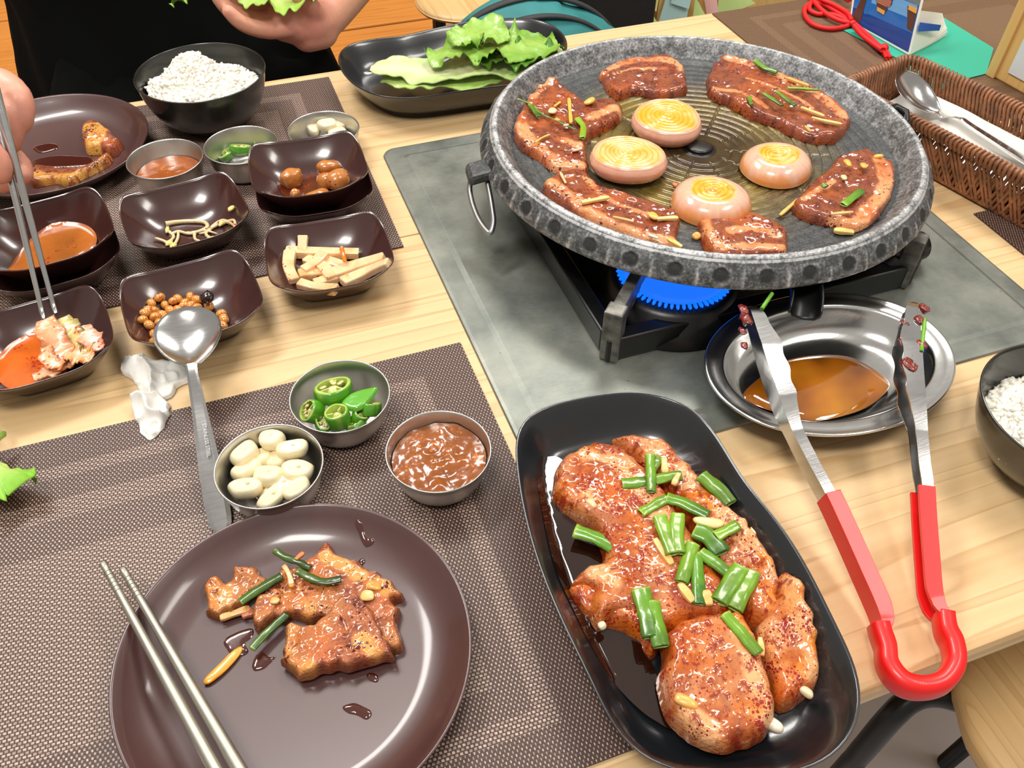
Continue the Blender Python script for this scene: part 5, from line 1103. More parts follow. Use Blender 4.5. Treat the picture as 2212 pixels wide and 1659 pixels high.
for i, (pts, w, lb) in enumerate(rs):
    P = []
    for a, b in pts:
        P.append(on((a, b), lambda x, y: max(float(dishz('rad', x, y))+w*.95, .0095+.0022*(i % 4))))
    P = catmull(P, 6) if len(P) > 2 else np.linspace(P[0], P[1], 8); secs = [np.array([(-w, -w*.7), (w, -w*.7), (w, w*.7), (-w, w*.7)])*(1+.06*math.sin(5*q+i)) for q in np.linspace(0, 1, len(P))]
    V, F = sweep(P, secs*1 if False else [q_*1.12 for q_ in secs]); f = fbm(V*140, 3, i)[:, None]; k = sst(-.1, .6, f+(.5 if i == 4 else 0)); col = lin(246, 214, 168)*(1-k)+lin(238, 176, 112)*k
    o = mk('radish_stick', V, F, M['radish'], smooth=False, col=col); b_ = o.modifiers.new('b', 'BEVEL'); b_.width = w*.3; b_.segments = 2; tag(o, lb+' in the side dish', 'radish', 'seasoned radish sticks')
V, F = tube([at(738, 535, .022), at(742, 552, .0225), at(745, 565, .020)], .0016, 6); tag(mk('carrot_shred', V, F, M['radish'], col=np.tile(lin(240, 130, 30), (len(V), 1))), 'orange carrot shred on top of the radish sticks', 'carrot')
# bean sprouts
def sprout(pts, lab, seed, head=True, w=.0013):
    P = []
    for a, b in pts:
        P.append(on((a, b), lambda x, y: dishz('spr', x, y), .0014))
    root = thing('bean_sprout', lab, 'bean sprout', P[0], 'bean sprouts in the middle side dish')
    Q = catmull(P, 7); V, F = tube(Q, np.interp(np.linspace(0, 1, len(Q)), [0, .2, .8, 1], [w*1.3, w, w*.9, w*.3]), 8); mk('stem', V, F, M['soft'], root, col=np.tile(lin(226, 206, 160), (len(V), 1)))
    if head:
        for s in (-1, 1):
            V, F = ellipsoid(P[0]+np.array([0, s*.0011, .0008]), (.0034, .0014, .0014), 10, 8, (0, 0, seed)); mk('bean_head', V, F, M['soft'], root, col=np.tile(lin(226, 216, 130), (len(V), 1)))
sprout([(497, 482), (480, 476), (460, 488), (450, 500), (430, 505)], 'bean sprout curling at the right end of the tangle', .2, False)
sprout([(458, 518), (445, 505), (462, 490), (490, 480), (508, 492), (495, 508)], 'bean sprout with a large yellow head in the tangle', .3)
sprout([(478, 484), (505, 476), (505, 500), (480, 515)], 'bean sprout looping around the right of the tangle', .9)
sprout([(358, 484), (380, 480), (410, 478), (440, 480), (448, 490), (430, 500), (400, 502)], 'longest bean sprout along the back of the tangle', .1, False, .0018)
sprout([(362, 498), (375, 510), (368, 520), (355, 524)], 'bean sprout at the left of the tangle', 1.2)
sprout([(368, 508), (385, 500), (410, 505), (440, 498), (470, 505)], 'bean sprout lying straight through the middle of the tangle', .4, False)
sprout([(420, 505), (422, 517), (435, 522)], 'short bean sprout tail in front of the tangle', .6, False)
sprout([(366, 527), (352, 520), (334, 514)], 'bean sprout with forked roots left of the others', .4)
sprout([(375, 532), (384, 515), (385, 500)], 'bean sprout with its head nearest the front', .5)
sprout([(500, 452), (504, 449), (506, 447)], 'loose pale sprout head near the far right rim', .5, True, .0008)
# leftovers on the far plate
flz = lambda x, y: MZ+np.interp(np.hypot(x-FP[0], y-FP[1])/.085, [0, .7, .8, .88, .94, .98], [.0042, .0044, .0062, .0102, .0146, .0180])+.0002
meat('leftover_meat', 'leftover golden meat chunk at the right of the far brown plate', [(173, 275), (185, 266), (210, 263), (228, 275), (240, 288), (255, 300), (262, 305), (250, 325), (232, 328), (205, 322), (185, 322), (178, 300)], MZ+.006, flz, .012, [([(180, 280), (200, 275), (215, 285), (190, 310)], .010)], 'meat_done', 91, fat=(lin(236, 176, 84), lin(220, 140, 50)), lean=(lin(160, 96, 70), lin(120, 60, 40)), res=.0012)
meat('leftover_meat', 'long leftover strip of meat along the near rim of the far plate', [(62, 380), (75, 362), (110, 358), (140, 362), (180, 360), (205, 350), (232, 330), (240, 328), (238, 345), (215, 362), (180, 378), (150, 396), (120, 390), (70, 396)], MZ+.008, flz, .008, [([(75, 370), (140, 375), (200, 360), (235, 335)], .008)], 'meat_done', 92, fat=(lin(226, 170, 80), lin(200, 124, 50)), lean=(lin(150, 84, 50), lin(110, 56, 30)), res=.0012)
for i, (q, lb) in enumerate((([(60, 350), (120, 335), (200, 340), (190, 358), (100, 362), (65, 365)], 'dark sauce film beside the leftover strip on the far plate'), ([(70, 318), (110, 308), (125, 318), (90, 330)], 'small wet sauce patch in the middle of the far plate'))):
    o = splat(q, MZ+.005, flz, lb, M['spot'], 95+i); tag(o, lb, 'sauce', None, 'stuff')
# printed leaf motif on the far plate
for i, (a, b) in enumerate((((90, 242), (112, 234)), ((90, 252), (108, 254)), ((72, 232), (80, 224)), ((70, 246), (86, 250)))):
    A = at(*a, MZ+.0046); B = at(*b, MZ+.0046); c = (A+B)/2; d = B-A; L = np.linalg.norm(d)/2; V, F = ellipsoid((0, 0, 0), (L, L*.42, .00025), 14, 4, (0, 0, math.atan2(d[1], d[0]))); V = V+c+np.array([0, 0, .0002])
    if i == 0: root = thing('leaf_motif', 'small dark printed leaf sprig on the far brown plate', 'print', c)
    mk('leaf', V, F, M['motif'], root)
# ================================================================== LETTUCE
def on_tray2(x, y): return trayz(x, y, TP2, TZ2)
L0, L1, L2 = lin(214, 226, 160), lin(150, 192, 84), lin(118, 172, 54)
GL = 'lettuce leaves on the far tray'
ruffle([(800, 147, .027), (860, 150, .026), (930, 152, .027), (1010, 145, .030), (1090, 128, .034), (1170, 108, .037), (1205, 100, .038)], [.0135, .019, .023, .028, .034, .036, .022], 'lettuce leaf with a wide pale rib lying in the black oval tray', 3, lin(226, 232, 186), L1, 'lettuce_leaf', 'lettuce', GL, .0035, nu=110, nv=31, fr=2.2)
ruffle([(925, 128, .036), (985, 108, .041), (1050, 98, .044), (1120, 98, .045), (1205, 92, .044)], [.012, .024, .030, .030, .022], 'frilly upright lettuce leaf at the back of the far tray', 5, L1, L2, 'lettuce_leaf', 'lettuce', GL, .0065, nu=120, nv=31, fr=2.6)
ruffle([(825, 172, .021), (900, 177, .022), (980, 176, .024), (1060, 166, .027), (1140, 150, .031)], [.005, .014, .017, .016, .008], 'bright lettuce leaf edge along the near rim of the far tray', 8, lin(196, 220, 130), L1, 'lettuce_leaf', 'lettuce', GL, .0028, nu=100, nv=21, fr=2)
ruffle([(1030, 125, .037), (1080, 118, .041), (1140, 118, .042), (1205, 118, .042)], [.014, .022, .024, .012], 'dark green inner lettuce leaf at the right end of the far tray', 11, lin(110, 160, 50), lin(70, 128, 30), 'lettuce_leaf', 'lettuce', GL, .005, nu=100, nv=25, fr=2.5)
ruffle([(985, 100, .046), (1010, 76, .052), (1050, 66, .054), (1085, 90, .050)], [.010, .020, .022, .012], 'curled lettuce frill standing highest on the far tray', 14, L1, lin(150, 198, 84), 'lettuce_leaf', 'lettuce', GL, .0055, nu=90, nv=25, fr=2.2)
ruffle([(-90, 1012, .012), (-40, 1008, .018), (-14, 1002, .018), (6, 1000, .014)], [.012, .026, .030, .026], 'lettuce leaf poking in at the left edge of the front placemat', 17, lin(190, 220, 120), lin(126, 196, 50), 'lettuce_leaf', 'lettuce', None, .005, nu=50, nv=19, fr=3)
# ================================================================== PERSON
def capsule(P, R, seg=16):
    P = catmull(np.array(P, float), 6) if len(P) > 2 else np.linspace(P[0], P[1], 8); R = np.interp(np.linspace(0, 1, len(P)), np.linspace(0, 1, len(R)), R)
    V, F = tube(P, R, seg, up=(.13, .21, 1)); parts = [(V, F)]
    for c, r in ((P[0], R[0]), (P[-1], R[-1])): parts.append(ellipsoid(c, (r*.99,)*3, seg, 10))
    return parts
def remesh(parts, vox, smooth=4):
    V, F = join(parts); me = bpy.data.meshes.new('tmp'); me.from_pydata(V.tolist(), [], F); o = bpy.data.objects.new('tmp', me); COL.objects.link(o)
    m = o.modifiers.new('r', 'REMESH'); m.mode = 'VOXEL'; m.voxel_size = vox
    s = o.modifiers.new('s', 'SMOOTH'); s.iterations = smooth; s.factor = .5
    bpy.context.view_layer.update(); e = o.evaluated_get(bpy.context.evaluated_depsgraph_get()); m2 = e.to_mesh()
    n = len(m2.vertices); co = np.empty(n*3); m2.vertices.foreach_get('co', co); FF = [tuple(p.vertices) for p in m2.polygons]; e.to_mesh_clear()
    bpy.data.objects.remove(o); return co.reshape(-1, 3), FF
person = thing('person', 'person in black clothes across the table holding lettuce and chopsticks', 'person', (-.17, .78, -.74))
B = []
B += capsule([(-.17, .80, -.205), (-.17, .80, -.05), (-.17, .78, .10), (-.17, .77, .20)], [.125, .115, .125, .10])
for s in (-1, 1):
    B += capsule([(-.17+s*.06, .80, -.05), (-.17+s*.09, .78, .12), (-.17+s*.12, .775, .20)], [.085, .095, .06])
    B += capsule([(-.17+s*.08, .80, -.24), (-.17+s*.10, .60, -.245), (-.17+s*.10, .43, -.255)], [.092, .078, .060])
    B += capsule([(-.17+s*.10, .43, -.255), (-.17+s*.10, .47, -.48), (-.17+s*.10, .48, -.67)], [.060, .052, .036])
    B += capsule([(-.17+s*.10, .49, -.70), (-.17+s*.10, .40, -.715), (-.17+s*.10, .33, -.718)], [.038, .030, .022])
B += capsule([(-.17, .775, .22), (-.17, .76, .31)], [.055, .048])
B.append(ellipsoid((-.17, .745, .415), (.072, .090, .108), 24, 16)); B.append(ellipsoid((-.17, .70, .365), (.045, .045, .05), 16, 10))
B.append(ellipsoid((-.17, .655, .405), (.011, .016, .020), 12, 8))
for s in (-1, 1): B.append(ellipsoid((-.17+s*.073, .755, .410), (.010, .018, .028), 12, 8))
# her left arm (right in the picture), palm up with lettuce
WL = np.array([.014, .572, -.004])
B += capsule([(-.17+.145, .775, .19), (.055, .76, .10), (.125, .735, .025)], [.050, .044, .036])
B += capsule([(.125, .735, .025), (.075, .660, .010), WL], [.036, .032, .0235])
B += capsule([WL, (-.008, .560, .000), (-.032, .552, .008)], [.0235, .026, .022]); B += capsule([WL+[-.004, .022, .004], (-.012, .588, .010), (-.034, .582, .016)], [.019, .022, .018]); B += capsule([WL+[-.006, -.008, -.010], (-.010, .555, -.012)], [.020, .019])
fing = [([(-.030, .538, .006), (-.055, .526, .012), (-.078, .522, .024), (-.090, .524, .038)], [.0105, .0095, .0088, .0075]), ([(-.034, .552, .010), (-.064, .544, .018), (-.088, .542, .032), (-.098, .545, .048)], [.0105, .0095, .0088, .0075]),
        ([(-.036, .570, .014), (-.066, .566, .024), (-.086, .566, .040), (-.092, .568, .056)], [.0102, .0092, .0085, .0072]), ([(-.034, .588, .018), (-.058, .590, .028), (-.073, .590, .042), (-.078, .590, .054)], [.0092, .0082, .0074, .0064])]
for P_, R_ in fing: B += capsule(P_, R_)
B += capsule([(.004, .560, .004), (-.002, .546, .020), (-.010, .540, .036), (-.018, .538, .046)], [.015, .0125, .0105, .0085])
# her right arm (left in the picture), hand closed on chopsticks
HR = at(-150, 285, .115)
B += capsule([(-.17-.145, .775, .19), (-.39, .73, .17), (-.50, .66, .15)], [.050, .044, .036])
B += capsule([(-.50, .66, .15), HR+[-.035, .05, .0], HR+[-.012, .02, 0]], [.036, .030, .024])
B += capsule([HR+[-.012, .02, 0], at(-90, 250, .122), at(-50, 235, .125)], [.024, .024, .018]); B += capsule([HR, at(-95, 310, .108), at(-55, 320, .102)], [.024, .022, .016])
for P_, R_ in (([at(-55, 215, .128), at(-5, 178, .132), at(40, 212, .126), at(46, 262, .114)], [.0115, .0108, .0100, .0086]), ([at(-60, 262, .120), at(-12, 246, .124), at(16, 280, .113), at(22, 308, .105)], [.0115, .0105, .0098, .0084]),
               ([at(-60, 315, .100), at(0, 330, .092), at(38, 352, .084), at(50, 378, .080)], [.0105, .0095, .0088, .0076]), ([at(-70, 350, .092), at(-20, 375, .080), at(8, 400, .074)], [.0098, .0086, .0070]),
               ([at(-110, 320, .115), at(-50, 322, .122), at(-14, 345, .116), at(0, 372, .108)], [.0150, .0122, .0104, .0090])):
    B += capsule(P_, R_)
V, F = remesh(B, .0032, 5)
f = fbm(V*40, 3, 3)[:, None]; sk = lin(226, 172, 140); pk = lin(232, 150, 136); hand = (sst(.16, .05, np.linalg.norm(V-at(20, 320, .11), axis=1)) + sst(.12, .05, np.linalg.norm(V-np.array([-.05, .555, .02]), axis=1)))[:, None]
hand = np.clip(hand, 0, 1)*np.clip(.55+.6*f, 0, 1)
mk('body', V, F, M['skin'], person, col=sk*(1-hand)+pk*hand)
def garment(rings, name, parent, mat, seg=72, wob=.006, seed=0):
    R_ = catmull(np.array(rings), 8); a = np.linspace(0, 2*math.pi, seg, endpoint=False); V = []
    for cx, cy, cz, rx, ry in R_:
        fold = 1+wob/.15*(np.sin(7*a+cz*18+seed)*.6+np.sin(13*a+cz*31)*.4)
        V.append(np.stack([cx+rx*fold*np.cos(a), cy+ry*fold*np.sin(a), np.full(seg, cz)], 1))
    V = np.concatenate(V); n = len(R_); F = grid_faces(n, seg, cv=True); return mk(name, V, F, mat, parent)
garment([(-.17, .80, -.30, .21, .20), (-.165, .79, -.20, .205, .185), (-.165, .78, -.10, .185, .160), (-.17, .785, .0, .168, .140), (-.17, .785, .10, .200, .142), (-.17, .78, .17, .212, .138), (-.17, .776, .225, .198, .118), (-.17, .772, .262, .130, .095), (-.17, .768, .285, .074, .070)], 'black_top', person, M['cloth'])
for s in (-1, 1):
    P_ = [(-.17+s*.145, .775, .20), (.055 if s > 0 else -.39, .76 if s > 0 else .73, .105 if s > 0 else .12), ((.10, .745, .055) if s > 0 else (-.44, .70, .16))]
    V, F = tube(catmull(np.array(P_), 8), np.linspace(.072, .056, 17), 24, cap=False, up=(.1, .2, 1)); mk('sleeve', V, F, M['cloth'], person)
    P_ = [(-.17+s*.08, .80, -.235), (-.17+s*.11, .62, -.235), (-.17+s*.10, .42, -.245), (-.17+s*.10, .425, -.32), (-.17+s*.10, .47, -.48), (-.17+s*.10, .485, -.66)]
    V, F = tube(catmull(np.array(P_), 8), np.interp(np.linspace(0, 1, 41), [0, .4, .6, 1], [.112, .09, .078, .056]), 24, cap=False, up=(1, .02, .02)); mk('trouser_leg', V, F, M['cloth'], person)
V, F = slab(np.array([(-.14, .500), (-.02, .470), (.03, .50), (.05, .60), (.03, .72), (-.10, .76), (-.30, .74), (-.34, .60), (-.33, .48), (-.24, .475)]), lambda x, y: -.15+.55*np.clip(y-.60, 0, 1)-.12*np.clip(.6-y, 0, 1)/.1*.3, .055, .008, .05, .006, 14, 4)[:2]
mk('apron', V, F, M['cloth'], person)
V, F = ellipsoid((-.17, .775, .455), (.084, .092, .088), 24, 16); V2, F2 = ellipsoid((-.17, .815, .36), (.075, .05, .11), 20, 12); mk('hair', *join([(V, F), (V2, F2)]), plain('dark_hair', lin(24, 18, 15), .5, bump=.5, bs=600), person)
for s in (-1, 1):
    V, F = ellipsoid((-.17+s*.029, .664, .425), (.011, .006, .006), 12, 8); mk('eye', V, F, plain('eye_dark', lin(40, 26, 20), .2) if s < 0 else bpy.data.materials['eye_dark'], person)
V, F = ellipsoid((-.17, .659, .374), (.021, .008, .006), 14, 8); mk('mouth', V, F, plain('lip', lin(190, 96, 90), .4), person)
# lettuce in her hand
def ruffle3(P3, w, lab, seed, c0, c1, amp, nu=60, nv=19, fr=4, group=None):
    global at
    keep = at; at = lambda *q: np.array(q)
    try: ruffle(P3, w, lab, seed, c0, c1, 'lettuce_leaf', 'lettuce', group, amp, nu=nu, nv=nv, fr=fr)
    finally: at = keep
ruffle3([(-.085, .560, .058), (-.055, .550, .040), (-.020, .546, .034), (.014, .556, .040)], [.016, .030, .032, .014], 'bright frilly lettuce leaf lying in the palm of the hand', 21, lin(200, 226, 130), lin(156, 206, 76), .006, nu=90, nv=25, fr=3)
ruffle3([(-.145, .575, .034), (-.118, .560, .046), (-.095, .550, .052)], [.006, .012, .010], 'small lettuce frill hanging out past the fingertips', 23, lin(160, 200, 80), lin(140, 196, 60), .005, nu=40, fr=3)
# chopsticks in the other hand
for (a, b, lb) in (((94, 688, .030), (2, 290, .124), 'steel chopstick held in the hand at the left, left one of the pair'), ((120, 676, .031), (16, 290, .126), 'steel chopstick held in the hand at the left, right one of the pair')):
    A = at(*a); Bp = at(*b); Bp = Bp+(Bp-A)*.35; root = thing('chopstick', lb, 'chopstick', A, 'steel chopsticks in the hand')
    V, F = tube(np.linspace(A, Bp, 20), np.linspace(.0016, .0034, 20), 10, flat=.8, up=(0, .3, 1)); mk('shaft', V, F, M['spoon'], root)
# ================================================================== WICKER BASKET
bx0, bw, bl, bh = .0, .096, .26, .046
bang = math.radians(-75.5); BCn = np.array([.5215, .186])        # back right corner of the rim, long side runs toward the viewer
ud = np.array([math.cos(bang), math.sin(bang)]); us_ = np.array([ud[1], -ud[0]])   # along, across (to the left)
if us_[0] > 0: us_ = -us_
BCn = at(1968, 122, bh+.001)[:2]
def bp(a, b, z): q = BCn+ud*a+us_*b; return np.array([q[0], q[1], z])
basket = thing('wicker_basket', 'brown wicker cutlery basket lined with white paper, right of the grill pan', 'basket', bp(bl/2, bw/2, .0018))
V, F = box((0, 0, 0), (1, 1, 1)); V = np.array([bp(.008+(bl-.016)*v[0], .008+(bw-.016)*v[1], .0022+.0025*v[2]) for v in V]); mk('base', V, F, M['wicker'], basket, smooth=False)
rimp = [bp(a, b, bh) for a, b in ((.012, 0), (bl-.012, 0), (bl, .012), (bl, bw-.012), (bl-.012, bw), (.012, bw), (0, bw-.012), (0, .012))]
def closedp(P, k=1): return np.array(P)
rp = []
rr_ = rrect(0, bl, 0, bw, .014, 6); 
rimline = np.array([bp(a, b, bh) for a, b in rr_])
V, F = tube(rimline, .0030, 10, closed=True); mk('rim_core', V, F, M['wicker'], basket)
basel = rrect(.008, bl-.008, .008, bw-.008, .010, 6)
per_ = resample(rr_, 168); perb = resample(rrect(.009, bl-.009, .009, bw-.009, .012, 6), 168)
rng = np.random.RandomState(4); c_mid = np.array([bl/2, bw/2])
protos = []
for i in range(168):
    p0 = per_[i]; p1 = perb[(i+3) % 168]; out = p0-perb[i]; out /= np.linalg.norm(out)+1e-9
    j = rng.uniform(-.001, .001)
    pts = [bp(*(p0+out*.0016), bh-.006), bp(*(p0+out*.0042), bh-.001), bp(*(p0+out*.0024), bh+.0034), bp(*(p0-out*.0022), bh+.0030), bp(*(p0-out*.0042), bh-.002), bp(*(p0*.62+p1*.38+j), bh*.62), bp(*(p1+j), .004)]
    V, F = tube(catmull(np.array(pts), 3), .00155, 6, cap=False, up=(.01, .02, 1) if False else (ud[0], ud[1], .15)); mk('wicker_strand', V, F, M['wicker'], basket)
for i in range(0, 120):
    k = int(i*168/120); p0 = per_[k]; p1 = perb[(k-4) % 168]; out = p0-perb[k]; out /= np.linalg.norm(out)+1e-9
    V, F = tube([bp(*(p0+out*.0010), bh-.003), bp(*((p0+p1)/2+out*.0012), bh*.5), bp(*(p1+out*.001), .004)], .0014, 6, cap=False, up=(ud[0], ud[1], .15)); mk('wicker_strand', V, F, M['wicker'], basket)
# white paper liner with raised edges
nu, nv = 40, 18; U, Vv = np.meshgrid(np.linspace(0, 1, nu), np.linspace(0, 1, nv), indexing='ij'); a = .016+(bl-.028)*U; b = .009+(bw-.018)*Vv
z = .0075+.020*(np.abs(2*Vv-1)**5)+.012*np.clip(1-U/.10, 0, 1)**1.5+.0022*fbm(np.c_[U.ravel()*5, Vv.ravel()*4, U.ravel()*0], 3, 2).reshape(U.shape)
V = np.array([bp(x, y, q) for x, y, q in zip(a.ravel(), b.ravel(), z.ravel())]); lin_o = mk('paper_liner', V, grid_faces(nu, nv), M['paper']); sm_ = lin_o.modifiers.new('s', 'SOLIDIFY'); sm_.thickness = .0004
tag(lin_o, 'white paper sheet lining the wicker basket under the big spoon', 'paper')
bsp = thing('spoon', 'big steel spoon lying on white paper in the wicker basket', 'spoon', at(2020, 230, .02))
make_spoon(bsp, at(1940, 158, .046), at(2030, 243, .0215), [at(2075, 256, .026), at(2110, 280, .024)], at(2300, 400, .014), .0190, (-.15, -.05, 1), depth=.0085, neckw=.0032, endw=.0055)
# ================================================================== TOP RIGHT: TEAL SHEET, BOOKLET, CORD, WOODEN BOX
P = ats([(1822, 66), (1850, 60), (2000, 38), (2040, 40), (2146, 105), (2130, 160), (2090, 170), (1985, 215), (1940, 128)], .0022); P2 = P.copy(); P2[:, 2] += .0006
n_ = len(P); V = np.concatenate([P, P2]); F = [tuple(range(n_, 2*n_)), tuple(reversed(range(n_)))]+[(i, (i+1) % n_, (i+1) % n_+n_, i+n_) for i in range(n_)]
o = mk('teal_sheet', V, F, plain('teal_paper', lin(50, 176, 148), .55), smooth=False); tag(o, 'teal paper sheet lying under the booklet behind the wicker basket', 'paper')
booklet = thing('booklet', 'folded glossy booklet with a blue picture standing on the teal sheet', 'booklet', at(1965, 115, .003))
BLp, BRp = at(1835, 46, .004), at(1965, 120, .004); up_ = np.array([.012, .028, .052]); upr = np.array([.014, .026, .075])
nrm = np.cross(BRp-BLp, up_); nrm /= np.linalg.norm(nrm)
def sheet(a, b, c, d, name, mat, off=0.0, th=.0006, parent=None, nn=12, bulge=0.0):
    a, b, c, d = map(np.array, (a, b, c, d)); U, W_ = np.meshgrid(np.linspace(0, 1, nn), np.linspace(0, 1, nn), indexing='ij'); U = U.reshape(-1, 1); W_ = W_.reshape(-1, 1)
    Pq = a*(1-U)*(1-W_)+b*U*(1-W_)+c*U*W_+d*(1-U)*W_; nr_ = np.cross(b-a, d-a); nr_ /= np.linalg.norm(nr_); Pq = Pq+nr_*(off+bulge*np.sin(U*math.pi)); n0 = len(Pq)
    V = np.concatenate([Pq, Pq-nr_*th]); g = grid_faces(nn, nn); rim = [i*nn for i in range(nn)]+[(nn-1)*nn+j for j in range(1, nn)]+[i*nn+nn-1 for i in range(nn-2, -1, -1)]+[j for j in range(nn-2, 0, -1)]
    F = g+[tuple(i+n0 for i in reversed(q)) for q in g]+[(rim[i], rim[(i+1) % len(rim)], rim[(i+1) % len(rim)]+n0, rim[i]+n0) for i in range(len(rim))]
    return mk(name, V, F, mat, parent, smooth=False)
M['blueprint'] = plain('print_blue', lin(36, 110, 190), .25, coat=.4); M['deep'] = plain('print_deep_blue', lin(20, 72, 150), .25, coat=.4); M['sky'] = plain('print_sky', lin(110, 170, 224), .25, coat=.4)
M['greyp'] = plain('print_grey', lin(120, 128, 130), .3, coat=.3); M['brownp'] = plain('print_brown', lin(92, 58, 48), .3, coat=.3); M['brickp'] = plain('print_brick', lin(176, 108, 92), .3); M['yelp'] = plain('print_amber', lin(226, 168, 88), .3); M['darkp'] = plain('print_dark', lin(44, 58, 66), .3)
TLp, TRp = BLp+up_*1.0, BRp+upr
sheet(BLp, BRp, TRp, TLp, 'cover', M['paper'], 0, .0008, booklet)
def prt(u0, v0, u1, v1, u2, v2, u3, v3, name, mat, off):
    f_ = lambda u, v: BLp*(1-u)*(1-v)+BRp*u*(1-v)+TRp*u*v+TLp*(1-u)*v
    return sheet(f_(u0, v0), f_(u1, v1), f_(u2, v2), f_(u3, v3), name, mat, off, .0001, booklet, 3)
prt(.03, .03, .97, .03, .97, .98, .03, .98, 'picture', M['blueprint'], .0003)
prt(.03, .03, .97, .03, .97, .26, .03, .26, 'picture_water', M['deep'], .0005)
prt(.30, .44, .95, .42, .95, .60, .30, .66, 'picture_reflection', M['sky'], .0005)
prt(.25, .70, .97, .60, .97, .72, .25, .84, 'picture_embankment', M['greyp'], .0006); prt(.25, .84, .97, .70, .97, .78, .25, .92, 'picture_roofline', M['darkp'], .0008); prt(.45, .90, .97, .78, .97, .98, .45, .98, 'picture_sky', M['sky'], .0007)
prt(.36, .54, .60, .50, .62, .80, .32, .80, 'picture_tower', M['darkp'], .0010); prt(.36, .50, .58, .47, .60, .56, .36, .60, 'picture_tower_roof', M['brickp'], .0012); prt(.41, .36, .52, .34, .54, .47, .39, .49, 'picture_tower_base', M['yelp'], .0012); prt(.40, .42, .54, .40, .56, .46, .38, .48, 'picture_tower_base', M['brownp'], .0014)
prt(.04, .08, .18, .06, .24, .62, .20, .66, 'picture_wall', M['brownp'], .0009); prt(.88, .30, .96, .28, .96, .55, .82, .56, 'picture_pavilion', M['brownp'], .0009); prt(.84, .52, .96, .50, .96, .57, .84, .58, 'picture_pavilion_roof', M['yelp'], .0011)
BX = at(2042, 70, .010)
for k, (pa, pb) in enumerate((((2046, 62), .010), ((2047, 69), .007), ((2045, 76), .004))):
    e = at(pa[0], pa[1], pb); sheet(BRp+[0, 0, .0006], e, e+[-.004, .012, .012+.004*k], BRp+upr*.55, 'page', M['paper'], -.0004*k, .0003, booklet, 8, .002)
sheet(BRp+upr*.30+[.001, -.0008, 0], BRp+(at(2046, 66, .012)-BRp)*.65+[0, -.0012, .010], BRp+(at(2046, 66, .012)-BRp)*.65+[0, -.0008, .016], BRp+upr*.40+[.001, -.0006, .001], 'blue_label', plain('label_blue', lin(30, 92, 196), .3), .0012, .0002, booklet, 3)
# red cord with knot
cord = thing('red_cord', 'bright red cord tied in a knot, looping beside the booklet', 'cord', at(1800, 40, .003))
cz = .0046
for i, q in enumerate(([(1840, 46), (1805, 25), (1775, 8), (1745, 10), (1738, 30), (1755, 52), (1790, 62), (1825, 58), (1842, 50)], [(1842, 50), (1815, 45), (1785, 30), (1762, 8), (1752, -10)], [(1840, 46), (1830, 28), (1800, 10), (1770, -5), (1800, -18), (1835, 2)], [(1842, 50), (1800, 32), (1765, 30), (1748, 18), (1760, -8)], [(1842, 48), (1858, 62), (1880, 82), (1908, 108)], [(1845, 56), (1862, 76), (1885, 94), (1905, 108)])):
    V, F = tube(catmull(ats(q, cz+.0022*(i % 3)), 8), .0027, 8); mk('strand', V, F, M['redcord'], cord)
V, F = ellipsoid(at(1909, 104, cz+.001), (.0052, .0060, .0046), 16, 10, (0, 0, -.6)); V += (fbm(V*600, 2, 1)*.0008)[:, None]; mk('knot', V, F, M['redcord'], cord)
for dx in (-4, 4):
    V, F = tube(catmull(ats([(1908+dx, 108), (1914+dx, 116), (1920+dx, 126)], cz), 4), .0021, 8); mk('tail', V, F, M['redcord'], cord)
V, F = ellipsoid(at(1842, 50, cz+.003), (.0045, .004, .0035), 14, 8); mk('knot', V, F, M['redcord'], cord)
# wooden box with a white label at the right edge
wb = thing('wooden_box', 'light wooden box with a white label at the upper right edge', 'box', (.72, .18, .0016))
q0 = at(2132, 160, .0016); q1 = at(2230, 215, .0016); dx_ = (q1-q0); dx_ /= np.linalg.norm(dx_); dn = np.array([-dx_[1], dx_[0], 0]); wb.location = (q0+dx_*.07+dn*.04).tolist()
lean = np.array([.0, .0, 0])
def wp3(a, b, c): return q0+dx_*a+dn*b+np.array([0, 0, c])
V, F = box((0, 0, 0), (.14, .085, .19), .002); V = np.array([wp3(v[0]+v[2]*.02, v[1], v[2]) for v in V]); mk('carcass', V, F, M['boxwood'], wb, smooth=False)
V, F = box((.0, -.003, .0), (.0105, 0, .19), .0008); V = np.array([wp3(v[0]+v[2]*.02, v[1], v[2]) for v in V]); mk('edge_strip', V, F, M['boxwood'], wb, smooth=False)
V, F = box((.022, -.0014, .012), (.13, -.0002, .17), .0003); V = np.array([wp3(v[0]+v[2]*.02, v[1], v[2]) for v in V]); mk('white_label', V, F, plain('label_white', lin(226, 230, 238), .3, coat=.3), wb, smooth=False)
ink = plain('label_ink', lin(40, 40, 70), .4)
fr = Matrix((Vector(dx_.tolist()), Vector((.0, 0, 1)), Vector((-dn).tolist()))).transposed().to_4x4()
ring_ = rrect(-.007, .007, -.007, .007, .003, 5); rc_ = np.array([wp3(.043+a, -.0018, .036+b) for a, b in ring_]); V, F = tube(rc_, .0007, 6, closed=True, up=tuple((-dn).tolist())); mk('printed_ring', V, F, ink, wb)
V, F = ellipsoid(wp3(.043, -.0018, .036), (.0028, .0006, .0028), 12, 6); mk('printed_dot', V, F, ink, wb)
V, F = tube([wp3(.037, -.0018, .050), wp3(.041, -.0018, .053), wp3(.045, -.0018, .050)], .0007, 6); mk('printed_stroke', V, F, ink, wb)
